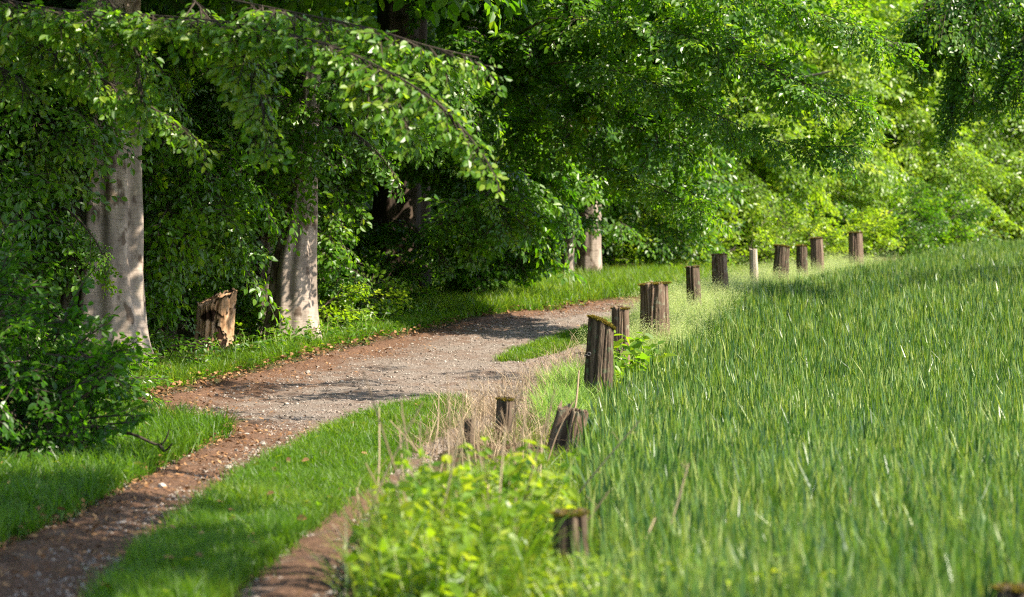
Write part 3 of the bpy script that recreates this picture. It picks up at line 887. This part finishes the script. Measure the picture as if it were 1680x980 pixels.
tree("beech_tree", "sturdy pale trunk standing where the grass meets the far wood", BEECHES, at(968, 0, 57)[:2],
     lambda a, b: simple_trunk(12, .26, (0, .1), flare=.3)(a, b), crown7, BEECH, LEAF)

# 8-12: bright trees of the far edge, leafy to the ground
FT = [((5.6, 73), 8.5, [(1180, 330, 70, (2.0, 1.5, 1.1)), (1150, 200, 71, (2.2, 1.6, 1.6)), (1230, 250, 70.5, (1.8, 1.5, 1.2)), (1120, 90, 72, (2.2, 2, 1.8))], "far edge tree whose bright crown rises behind the slim pale post"),
      ((9.3, 79), 9, [(1330, 340, 75, (2.0, 1.5, 1.0)), (1310, 230, 76, (2.4, 1.8, 1.6)), (1380, 290, 75, (1.8, 1.5, 1.1)), (1290, 90, 77, (2.5, 2, 2))], "far edge tree with glowing leaves behind the brown post"),
      ((13.2, 84), 9.5, [(1470, 345, 80, (2.2, 1.6, 1.1)), (1450, 230, 81, (2.5, 1.8, 1.7)), (1530, 290, 80, (2.0, 1.5, 1.3)), (1450, 90, 82, (2.6, 2, 2))], "far edge tree with drooping sunlit sprays above the wheat crest"),
      ((17.8, 88), 10, [(1620, 340, 84, (2.3, 1.7, 1.3)), (1600, 230, 85, (2.6, 1.9, 1.8)), (1680, 290, 84, (2.2, 1.6, 1.5)), (1620, 80, 86, (2.7, 2, 2.2))], "far edge tree closing the view above the field's far corner"),
      ((22.5, 91), 10, [(1760, 340, 86, (2.5, 1.7, 1.4)), (1780, 210, 87, (2.8, 2, 2))], "far edge tree just peeping in beyond the tree at the field's far corner")]
for k, (bs, ht, lo, lab) in enumerate(FT):
    def crf(a, b, lo=lo, ht=ht):
        for px, py, Y, r in lo:
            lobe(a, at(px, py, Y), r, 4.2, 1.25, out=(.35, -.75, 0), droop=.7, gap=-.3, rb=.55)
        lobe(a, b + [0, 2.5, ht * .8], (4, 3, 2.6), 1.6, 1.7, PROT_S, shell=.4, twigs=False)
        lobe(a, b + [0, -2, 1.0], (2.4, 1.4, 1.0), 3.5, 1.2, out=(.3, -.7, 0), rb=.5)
    tree("broadleaf_tree", lab, FAR, bs, simple_trunk(ht, .22, (.1, .1), flare=.3), crf, BEECH_DARKER, LEAF_FAR)


# 13: near beech, its trunk left of the frame, one limb drooping into view
def crown13(a, b):
    for pl, st in [([(-120, -40, 23), (60, 10, 22.5), (250, 25, 22), (400, 40, 21.5), (540, 75, 21), (660, 130, 20.6), (740, 190, 20.4), (800, 265, 20.3)], .075),
                   ([(380, 0, 22), (480, 20, 21.5), (600, 45, 21.2), (700, 75, 21), (785, 95, 21)], .1),
                   ([(540, 75, 21), (600, 120, 20.7), (650, 160, 20.5), (668, 215, 20.4)], .1),
                   ([(-60, 60, 24), (60, 70, 23.5), (150, 120, 23.2), (230, 165, 23), (310, 215, 22.8)], .09),
                   ([(-60, -20, 24), (40, 20, 23.5), (110, 55, 23.2), (150, 110, 23)], .09),
                   ([(150, -30, 23), (200, 30, 22.6), (225, 100, 22.3), (232, 170, 22.2)], .1),
                   ([(380, 40, 22), (415, 110, 21.8), (430, 170, 21.6), (438, 225, 21.5)], .11),
                   ([(300, -20, 22.5), (350, 40, 22.2), (390, 110, 22), (400, 150, 22)], .1),
                   ([(-40, 100, 24), (20, 120, 23.5), (50, 150, 23.3)], .12)]:
        limb(a, [at(*p) for p in pl], .007, st * .6, 1.0, droop=.35, rb=.68, protos=PROT_N)
    for c, r in [((-4.5, 23, 8.5), (4.5, 5, 1.6)), ((-5, 17, 9), (5, 4, 1.6)), ((-6, 24, 12), (5, 5, 2.5))]:
        lobe(a, c, r, 2.4, 1.4, PROT_S, droop=.3, gap=-.35, shell=.3, twigs=False)
    lobe(a, (5.0, 30.0, 7.4), (1.2, 3.8, .5), .8, .9, PROT_S, droop=.2, gap=0, shell=.1, twigs=False)  # unseen leaf masses from here down, added to cast shade
    lobe(a, (3.4, 27.5, 7.2), (1.5, 3.2, .5), 2.3, 1.1, PROT_S, droop=.2, gap=0, shell=.1, twigs=False)  # added above the frame to dapple the track
    lobe(a, (-.2, 17.6, 5.0), (.8, 1.5, .3), 14, 1.0, PROT_N, droop=.1, gap=-.3, shell=.1, twigs=False)  # unseen low leaves added to shade the grass tongue and rut
    lobe(a, (.7, 20.7, 7.2), (.6, 1.4, .5), 6, .9, PROT_S, droop=.2, gap=-.3, shell=.1, twigs=False)  # unseen leaves added to shade the sapling
    lobe(a, (2.3, 13.0, 7.5), (1.5, 4.0, .8), 6.5, 1.3, PROT_S, droop=.2, gap=-.3, shell=.1, twigs=False)  # unseen leaf roof added to shade the middle grass and near rut


tree("beech_tree", "near beech whose drooping branch of sunlit leaves hangs over the track", BEECHES, (-7.6, 24),
     lambda a, b: simple_trunk(13, .4, (.6, 0), flare=.5)(a, b), crown13, BEECH, LEAF)


# 14: the tree beyond the field corner whose dark branches hang down at the top of the picture
def crown14(a, b):
    for pl in [[(1900, -160, 46), (1760, -120, 45), (1640, -60, 44.5), (1560, 20, 44), (1520, 100, 44)], [(1820, -140, 45), (1700, -60, 44.5), (1610, 40, 44), (1570, 130, 43.8), (1560, 200, 43.8)],
               [(1850, -100, 45), (1760, -30, 44), (1680, 60, 43.6), (1640, 150, 43.5)], [(1850, -80, 44), (1760, 0, 43.4), (1690, 90, 43), (1670, 140, 43)],
               [(1700, -120, 45), (1600, -70, 44.6), (1530, -10, 44.3), (1490, 50, 44.2)], [(1650, -100, 44), (1600, -20, 43.7), (1590, 60, 43.6), (1600, 150, 43.5)]]:
        limb(a, [at(*p) for p in pl], .03, .06, .8, droop=.9)
    for px, py, Y, r in [(1560, 40, 44, (.5, .5, .7)), (1640, 30, 44, (.5, .5, .7)), (1590, 110, 43.8, (.3, .3, .5)), (1520, 20, 44.3, (.4, .4, .4))]:
        lobe(a, at(px, py, Y), r, 9, .8, droop=1.2)
    for c, r in [((20, 50, 9), (3, 3, 2.5))]:
        lobe(a, c, r, 2.2, 1.5, PROT_S, shell=.3, twigs=False)


def trunk14(a, b):
    simple_trunk(12, .35, (0, 0), flare=.4)(a, b)
    for q in [(1900, -160, 46), (1820, -140, 45), (1850, -100, 45), (1850, -80, 44), (1700, -120, 45), (1650, -100, 44)]:
        a.add(*tube(smooth_line([b + [0, 0, 5.2], (b + [0, 0, 5.8]) * .5 + at(*q) * .5 + [0, 0, .4], at(*q)], 12), np.linspace(.1, .03, 12), 8), 0)


tree("beech_tree", "tree with dark drooping branches hanging above the wheat field", BEECHES, (16.5, 48), trunk14, crown14, BEECH_DARKER, LEAF)

# the wood behind, one mass
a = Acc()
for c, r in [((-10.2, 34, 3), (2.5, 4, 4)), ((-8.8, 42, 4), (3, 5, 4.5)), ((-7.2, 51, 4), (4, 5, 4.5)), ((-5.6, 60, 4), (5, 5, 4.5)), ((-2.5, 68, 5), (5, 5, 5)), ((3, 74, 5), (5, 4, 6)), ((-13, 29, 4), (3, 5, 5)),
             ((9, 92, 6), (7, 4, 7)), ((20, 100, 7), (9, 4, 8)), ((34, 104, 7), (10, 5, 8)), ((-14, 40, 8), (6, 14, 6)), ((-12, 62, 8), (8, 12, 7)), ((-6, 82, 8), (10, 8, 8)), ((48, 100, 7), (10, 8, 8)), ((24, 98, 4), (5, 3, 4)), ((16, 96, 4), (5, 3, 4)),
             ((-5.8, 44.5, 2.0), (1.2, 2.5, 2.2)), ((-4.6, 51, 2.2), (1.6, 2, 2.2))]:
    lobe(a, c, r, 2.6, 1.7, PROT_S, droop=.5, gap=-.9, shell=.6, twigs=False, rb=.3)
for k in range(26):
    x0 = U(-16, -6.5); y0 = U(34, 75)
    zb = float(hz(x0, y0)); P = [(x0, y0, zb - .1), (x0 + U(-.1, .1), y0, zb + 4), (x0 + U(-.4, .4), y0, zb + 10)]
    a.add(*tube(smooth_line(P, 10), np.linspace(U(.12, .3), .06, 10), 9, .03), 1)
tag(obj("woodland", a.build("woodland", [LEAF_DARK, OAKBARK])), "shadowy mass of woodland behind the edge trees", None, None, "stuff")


# ------------------------------------------------------------------ shrubs
def shrub(name, label, group, spots, leaf, protos=PROT_B, cat="shrub", sc=1.0, stems=5, rb=.45, dens=9, droop=.1):
    """spots: (x, y, height above ground of the centre, (rx, ry, rz))"""
    x0, y0 = spots[0][:2]; b = np.array([x0, y0, float(hz(x0, y0))])
    t = thing(name, label, cat, b, group)
    a = Acc()
    for x, y, zc, r in spots:
        c = np.array([x, y, float(hz(x, y)) + zc])
        lobe(a, c, r, dens, sc, protos, out=(.1, -.35, .15), droop=droop, gap=-.45, shell=.35, rb=rb)
        for k in range(stems):
            p = c + rng.normal(0, .5, 3) * np.array(r)
            p0 = b * np.array([1, 1, 1]) + [U(-.12, .12) + (x - x0) * .8, (y - y0) * .8 + U(-.1, .1), -.05]
            p0[2] = hz(p0[0], p0[1]) - .05
            st = Acc(); st.add(*tube(smooth_line([p0, p0 * .5 + p * .5 + rng.normal(0, .06, 3), p], 8), np.linspace(.012, .004, 8), 5), 0)
            obj("stem", st.build("stem", [TWIG], b, True), t)
    obj("foliage", a.build("foliage", [leaf, TWIG], b), t)
    return t


def w(px, py):
    return hit(px, py)


# sapling in front of the big beech
p = w(80, 765)
sx, sy = p
sx -= .1
SAP = [(sx - .75, sy + .5, 1.2, (.4, .4, .5)), (sx - .1, sy, .45, (.5, .5, .3)), (sx + .35, sy + .2, .3, (.3, .4, .18)), (sx - .5, sy + .3, .85, (.5, .5, .6)), (sx + .0, sy + .5, .75, (.4, .4, .4)), (sx - .4, sy + .8, .7, (.5, .5, .35)), (sx - .2, sy - .2, .3, (.5, .4, .25)), (sx - .9, sy - .4, .4, (.5, .5, .45))]
t = shrub("sapling", "bent stemmed beech sapling at the track edge, leaves toned dark for shade", None, SAP, LEAF, PROT_B, "sapling", 1.05, 3, .08, 13)  # low leaf tone paints shade into the sapling's colour
a = Acc()
for pl in [[(45, 765, 0), (60, 735, 0), (85, 690, -.1), (110, 650, -.1), (120, 600, 0)], [(60, 735, 0), (110, 715, -.1), (150, 690, -.2)], [(85, 690, -.1), (150, 640, -.2), (190, 600, -.2)],
           [(150, 700, -.2), (215, 712, -.3), (262, 730, -.35), (278, 705, -.4)], [(262, 730, -.35), (270, 740, -.35), (283, 728, -.4)]]:
    a.add(*tube(smooth_line([at(px, py, sy + dy) for px, py, dy in pl], 16), np.linspace(.018, .005, 16), 6), 0)
b0 = np.array(t.location)
obj("branch", a.build("branch", [TWIG], b0, True), t)
for lab, spots, sc, rb in [
    ("low bramble patch at the foot of the leaning beech", [(*w(430, 560), .25, (.5, .4, .3)), (*w(510, 545), .3, (.5, .4, .35)), (*w(560, 535), .35, (.5, .4, .4)), (*w(600, 528), .25, (.4, .4, .25))], 1, .55),
    ("dark understorey bush beside the rotten stump", [(*w(285, 590), .35, (.35, .3, .35)), (*w(262, 605), .22, (.25, .25, .2))], 1, .4),
    ("ragged undergrowth hiding the foot of the big beech", [(*w(70, 660), .35, (.4, .35, .35)), (*w(140, 650), .25, (.35, .3, .22)), (*w(185, 655), .15, (.22, .25, .15))], 1, .35),
    ("leafy thicket at the foot of the dark oak", [(*w(640, 510), .35, (.6, .5, .4)), (*w(720, 495), .4, (.7, .5, .45)), (*w(790, 480), .45, (.8, .6, .5)), (*w(760, 490), .6, (.4, .4, .3))], 1.0, .4),
    ("thicket edging the grass below the slim far trunks", [(*w(800, 475), .45, (.7, .5, .45)), (*w(850, 468), .3, (.4, .4, .25))], 1.2, .45),
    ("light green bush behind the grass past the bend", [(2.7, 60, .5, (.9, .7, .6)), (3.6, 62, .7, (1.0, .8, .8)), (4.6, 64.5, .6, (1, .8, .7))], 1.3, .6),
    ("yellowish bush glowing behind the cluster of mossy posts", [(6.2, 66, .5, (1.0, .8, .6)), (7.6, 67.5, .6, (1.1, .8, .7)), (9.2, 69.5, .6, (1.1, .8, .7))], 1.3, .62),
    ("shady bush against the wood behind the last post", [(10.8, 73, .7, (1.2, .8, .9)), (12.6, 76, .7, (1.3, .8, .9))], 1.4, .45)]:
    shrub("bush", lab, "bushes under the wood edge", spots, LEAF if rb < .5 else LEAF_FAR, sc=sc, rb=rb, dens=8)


# ------------------------------------------------------------------ leafy herbs close by
def herb(label, spots, leaf=.085, hscale=1.35, name="nettle_clump", group=None, mat=BUSH, rb0=.5):
    """upright stems carrying pairs of pointed leaves; spots: (x, y, spread, count, h0, h1)"""
    x0, y0 = spots[0][:2]; b = np.array([x0, y0, float(hz(x0, y0))])
    t = thing(name, label, "plant", b, group)
    P, D, N, S_, rn = [], [], [], [], []; a = Acc()
    for x, y, sp, cnt, h0, h1 in spots:
        for k in range(cnt):
            bx, by = x + rng.normal(0, sp * .5), y + rng.normal(0, sp * .6)
            hh = U(h0, h1) * hscale; base = np.array([bx, by, float(hz(bx, by)) - .02])
            top = base + np.array([rng.normal(0, .16) * hh + (bx - x) * .35, rng.normal(0, .16) * hh, hh])
            pts = smooth_line([base, base * .5 + top * .5 + rng.normal(0, .02, 3), top], 8)
            a.add(*tube(pts, np.linspace(.005, .0025, 8), 4), 1, U(.5, 1))
            rb = rng.normal(rb0, .2); an = U(0, 6.28)
            for q in np.arange(.2, 1.01, .062 / hh):
                c = np.array([np.interp(q * 7, np.arange(8), pts[:, i]) for i in range(3)])
                an += 1.45
                for s_ in (0, np.pi):
                    d = np.array([math.cos(an + s_), math.sin(an + s_), U(-1.0, .5)])
                    P.append(c); D.append(d); N.append(np.array([0, 0, 1.]) + rng.normal(0, .65, 3)); S_.append(leaf * U(.4, 1.3) * (1.2 - .5 * q)); rn.append(rb + rng.normal(0, .15) + .15 * (q - .5))
    LV = leaf_verts(*map(np.array, (P, D, N, S_)), wide=.58)
    n = len(LV); a.add(LV, (np.arange(n) * 6)[:, None, None] + LQ[None], 0, np.repeat(np.clip(rn, 0, 1), 2))
    obj("foliage", a.build("foliage", [mat, PALE], b), t)
    return t


def hs(px, py, sp, cnt, h0, h1):
    p = hit(px, py); return (p[0], p[1], sp, cnt, h0, h1)


herb("sprawling bright green nettle bush among dry stalks beside the track",
     [(-.44, 15.2, .33, 34, .34, .66), (-.2, 15.6, .33, 34, .36, .72), (.06, 15.9, .25, 16, .3, .55), (-.66, 14.6, .24, 18, .24, .46),
      (-.36, 14.2, .34, 34, .3, .56), (-.12, 14.0, .26, 14, .14, .24), (-.2, 16.8, .35, 14, .26, .45), (-.42, 13.4, .3, 24, .25, .48), (-.1, 13.2, .35, 18, .12, .2)], .12, 1.06, rb0=.38)
x, y = U(-.85, .08, 420), U(13.2, 16.8, 420)
grass("undergrowth", x, y, .3, .6, .004, .009, GRASS, "tall loose grass blades growing through the nettle bush", 4, .6, .9, .3, 1)
herb("knee high weeds round the cut stump at the field edge",
     [hs(890, 985, .2, 10, .12, .22), hs(1000, 985, .22, 14, .12, .2), hs(1010, 1020, .3, 20, .16, .26), hs(930, 1050, .35, 22, .16, .26), hs(890, 850, .3, 12, .12, .22), hs(860, 800, .3, 8, .1, .2)], .06)
herb("ivy and bramble shoots ragged along the foot of the beeches",
     [hs(235, 625, .35, 16, .15, .3), hs(290, 598, .4, 22, .15, .36), hs(400, 588, .3, 22, .15, .36), hs(445, 580, .35, 24, .2, .42), hs(490, 572, .35, 26, .25, .5), hs(540, 563, .4, 26, .2, .45), hs(590, 548, .5, 24, .2, .42), hs(660, 525, .6, 24, .2, .4), hs(210, 650, .3, 12, .1, .25)],
     .095, 1.0, name="bramble_patch", mat=LEAF, rb0=.45)
herb("low yellow green weeds spilling into the wheat",
     [hs(1090, 1030, .35, 26, .2, .32), hs(1180, 1050, .4, 26, .2, .32), hs(1270, 1070, .35, 20, .18, .3), hs(1040, 1060, .3, 20, .2, .34)], .065)
herb("broad leaved dock growing between the mossy post and the thick stump",
     [hs(1035, 640, .22, 8, .3, .6), hs(1060, 615, .25, 8, .25, .45), hs(1010, 650, .15, 5, .3, .5)], .17, name="dock_plant", rb0=.15)


# ------------------------------------------------------------------ posts and stumps
def post_mesh(hh, r, cracks=4, jag=.032, slope=(0, 0), squash=1.0, notch=None, taper=.04, seg=110, rings=34, rough=.035):
    th = np.linspace(0, 2 * np.pi, seg, endpoint=False)
    prof = 1 + rough * 1.2 * np.sin(2 * th + U(0, 6)) + rough * np.sin(3 * th + U(0, 6)) + rough * .7 * np.sin(7 * th + U(0, 6))
    stri = np.convolve(np.tile(rng.normal(0, 1, seg), 3), [.25, .5, .25], 'same')[seg:2 * seg] * rough * .55
    ca = U(0, 6.28, cracks); ca[:2] = [-1.35 + U(-.3, .3), -2.1 + U(-.3, .3)][:len(ca[:2])]
    cdp = U(.1, .28, cracks); cw = U(.05, .1, cracks); wv = U(0, 6, cracks)
    V = []
    jt = np.convolve(np.tile(rng.normal(0, 1, seg), 3), np.hanning(7) / np.hanning(7).sum(), 'same')[seg:2 * seg] * jag
    for i in range(rings):
        t = i / (rings - 1)
        rr = prof * (1 + .04 * np.sin(5 * t + th * 2)) + stri * (1 + .4 * np.sin(9 * t + th * 5)) + rng.normal(0, rough * .12, seg)
        for a, d, c, q in zip(ca, cdp, cw, wv):
            dd = np.angle(np.exp(1j * (th - a - .12 * np.sin(4 * t + q))))
            rr -= d * (.4 + .6 * t) * np.exp(-(dd / c) ** 2)
        if notch:
            a, wn, dn, t0 = notch
            dd = np.angle(np.exp(1j * (th - a)))
            rr -= dn * np.clip((t - t0) / .25, 0, 1) * np.exp(-(dd / wn) ** 4)
        rr = r * rr * (1 - taper * t + .12 * np.exp(-t * 8))
        x, y = rr * np.cos(th), rr * np.sin(th) * squash
        z = -.12 + t * (hh + .12) + (jt + slope[0] * x + slope[1] * y) * np.clip((t - .75) / .25, 0, 1)
        V.append(np.stack([x, y, z], -1))
    top = V[-1]; c = top.mean(0)
    for k, s_ in enumerate([.93, .78, .6, .4, .2, .03]):
        p = c + (top - c) * s_; p[:, 2] = hh + slope[0] * p[:, 0] + slope[1] * p[:, 1] + rng.normal(0, .004 + jag * .25, seg) + (.0 if k else jag * .2)
        V.append(p)
    V = np.concatenate(V); n = rings + 6
    i = np.arange(n - 1)[:, None] * seg; j = np.arange(seg)[None]; j2 = (j + 1) % seg
    return V, np.stack([i + j, i + j2, i + seg + j2, i + seg + j], -1).reshape(-1, 4)


def moss_mesh(hh, r, thick, slope, cover=1.0, squash=1.0):
    """cushion of short moss tufts over the post top"""
    n = int(5200 * min(1.6, (r / .15) ** 2))
    rad = r * 1.04 * np.sqrt(rng.random(n)); th = U(0, 6.28, n)
    x, y = rad * np.cos(th), rad * np.sin(th) * squash
    keep = (wob(x / r, y / r, 1.4, 2) + U(-.3, .3, n)) > (1 - 2 * cover)
    x, y = x[keep], y[keep]; n = len(x)
    hump = thick * (1 - .75 * ((x ** 2 + y ** 2) / (r * 1.05) ** 2)) * (1 + .45 * wob(x / r, y / r, 3.1, 1))
    z = hh + slope[0] * x + slope[1] * y - .012 + hump * rng.random(n) ** .5
    V, Q = blades(np.stack([x, y, z], -1), U(.012, .028, n), U(.006, .012, n), U(0, 6.28, n), U(.1, 1.0, n), U(0, .8, n))
    return V, Q, np.repeat(np.clip(U(0, 1, n) * .6 + .4 * (.5 + .5 * wob(x / r, y / r, 2, 5)), 0, 1), 3)


POSTG = "old wooden posts along the field"


def post(px, top, Y, wpx, mat, label, tilt=0.0, moss=0.0, cover=1.0, slope=(0, 0), name="wooden_post", cat="post", group=POSTG, base=None, **kw):
    X = (px - 840) / FPX * Y; zb = float(hz(X, Y)); zt = H - (top - HOR) / FPX * Y
    r = wpx / 2 / FPX * Y; hh = max(.08, zt - zb)
    V, Q = post_mesh(hh, r, slope=slope, **kw)
    o = obj(name, mesh(name, V, Q, [mat], smooth=False), loc=(X - math.tan(R(tilt)) * hh * .5, Y, zb))
    o.rotation_euler = (R(U(-2, 2)), R(tilt), U(-.1, .1))
    tag(o, label, cat, group)
    if moss > 0:
        V, Q, rv = moss_mesh(hh, r, moss, slope, cover, kw.get("squash", 1.0))
        obj("moss", mesh("moss", V, Q, [MOSS], rnd=rv), o)
    return o


p1 = post(984, 530, 29.5, 44, POSTD, "leaning dark post with a thick sloping cap of moss", 2.5, .05, 1.0, (-.42, -.1), cracks=6, rough=.06)
post(1018, 506, 33, 31, POSTW, "narrow cracked grey post directly behind the moss capped one", 0, .008, .45, cracks=6, jag=.03)
post(1075, 466, 36.5, 50, POSTW, "thickest post, deeply split, with moss on its flat top", -1, .02, .7, (.05, 0), cracks=5, rough=.045)
post(1138, 438, 42, 24, POSTD, "dark slim post standing next beyond the thickest one", -3, .006, .4, cracks=4)
post(1182, 418, 45.5, 25, POSTW, "tall brown post with frayed bark amid the pale seeding grass", -2.5, .01, .6, cracks=4, rough=.06)
post(1237, 410, 49, 14.5, POSTP, "thin bleached whitish post, the palest of the row", -2, 0, cracks=2, rough=.02)
post(1281, 404, 50, 27, POSTD, "stout dark grey post tilting beside the pale thin one", 4, .02, .9, (-.05, 0), cracks=5)
post(1316, 404, 52, 19, POSTD, "short post capped with orange moss between two taller posts", -1, .03, 1.0, cracks=3)
post(1341, 391, 54.5, 21, POSTB, "warm brown post with a rusty flat top", -2, .015, .9, cracks=3)
post(1404, 382, 58, 23, POSTB, "last dark brown post of the row at the wheat crest", -1, .012, .9, cracks=4)
# iron eye on the first post
V, Q = tube(np.array([[math.cos(a_) * .02 - .14, -.12, .55 + math.sin(a_) * .02] for a_ in np.linspace(0, 6.0, 14)]), .007, 6)
V2, Q2 = tube(np.array([[-.2, -.1, .5], [-.13, -.08, .52], [-.05, -.05, .53]]) + [0.01, 0, .03], .009, 6)
a = Acc(); a.add(V, Q); a.add(V2, Q2)
obj("iron_hook", a.build("iron_hook", [IRON], smooth=True), p1)
STG = "broken stumps in the verge"
post(770, 693, 23.2, 19, POSTD, "blackened narrow stump beside the end of the middle grass", 2, 0, group=STG, name="wooden_stump", cat="stump", jag=.05)
post(827, 655, 24.6, 27, POSTD, "mossy split stump amid dry stalks near the track", 2, .012, .6, group=STG, name="wooden_stump", cat="stump", jag=.04, notch=(-1.9, .35, .5, .2))
post(934, 674, 23.4, 54, POSTW, "leaning hollow block of split post, bleached on one side", 12, 0, group=STG, name="wooden_stump", cat="stump", jag=.05, notch=(-2.2, .55, .75, .1), cracks=6)
post(935, 842, 14.9, 56, POSTD, "cut mossy stump standing among weeds at the wheat edge", 0, .01, .9, (.05, 0), group=STG, name="wooden_stump", cat="stump", cracks=5, rough=.06)
post(825, 818, 17.5, 34, POSTW, "small stump top just showing inside the nettle bush", 0, 0, group=STG, name="wooden_stump", cat="stump", jag=.03)
post(1664, 966, 12.2, 62, POSTD, "dark stump top showing among the wheat at the near field corner", 0, .01, .8, group=STG, name="wooden_stump", cat="stump", cracks=5)
# rotten beech stump under the trees
q = at(350, 0, 36)
post(352, 492, 36, 60, ROT, "rotten orange brown tree stump with painted dark holes under the beeches", 5, 0, (1), (.45, .25), group=None, name="tree_stump", cat="stump", jag=.07, cracks=2, rough=.05, taper=-.05)

# ------------------------------------------------------------------ dry stalks
DS = [(612, 820, 622, 668, 17), (700, 770, 640, 690, 18), (690, 800, 690, 690, 18), (760, 790, 760, 645, 21), (785, 780, 786, 640, 21), (800, 790, 858, 640, 20), (830, 760, 846, 650, 20),
      (640, 860, 600, 760, 16), (600, 900, 585, 800, 16), (960, 800, 1050, 690, 17), (1085, 890, 1130, 760, 15), (932, 700, 950, 608, 24), (720, 860, 700, 700, 17), (880, 780, 905, 665, 20),
      (630, 960, 545, 860, 15), (690, 960, 640, 780, 15), (700, 985, 660, 800, 14.5), (815, 960, 800, 800, 15), (750, 960, 770, 840, 15), (660, 840, 655, 700, 17), (705, 740, 720, 640, 21), (900, 760, 940, 660, 21), (860, 760, 870, 600, 21), (745, 800, 735, 705, 18), (1010, 960, 1075, 850, 14.5), (930, 900, 1000, 805, 15.5), (545, 985, 590, 840, 14.5), (1420, 870, 1395, 800, 16)]
for k in range(18):
    ax = U(600, 930); ay = U(760, 940); DS.append((ax, ay, ax + U(-60, 60), ay - U(90, 200), U(14.6, 18.5)))
for i, (ax, ay, bx, by, Y) in enumerate(DS):
    p0 = at(ax, ay, Y); p2 = at(bx, by, Y + U(-.2, .2)); p0[2] = min(p0[2], p2[2])
    g0 = p0.copy(); g0[2] = hz(p0[0], p0[1]) - .03
    if p0[2] - g0[2] > .02:
        k = (p0[2] - g0[2]) / max(p2[2] - p0[2], .05); g0[:2] = p0[:2] - (p2 - p0)[:2] * min(k, 1)
    g0[2] = hz(g0[0], g0[1]) - .03
    pts = smooth_line([g0, g0 * .5 + p2 * .5 + rng.normal(0, .025, 3), p2], 14)
    a = Acc(); a.add(*tube(pts - g0, np.linspace(.0072, .0042, 14) * (2.0 if i == 11 else 1), 5), 0, U(.3, 1))
    for s_ in range(3):
        c = pts[U(5, 13).__int__()] - g0; e = c + rng.normal(0, .05, 3) + [0, 0, .06]
        a.add(*tube(np.linspace(c, e, 4), .0014, 4), 0, .6)
    o = obj("dry_stalk", a.build("dry_stalk", [STRAW]), loc=g0)
    tag(o, "thick pale dry stalk standing by the moss capped post" if i == 11 else "thin straw coloured dry stalk rising from the weeds", "stalk", "dry stalks in the verge")
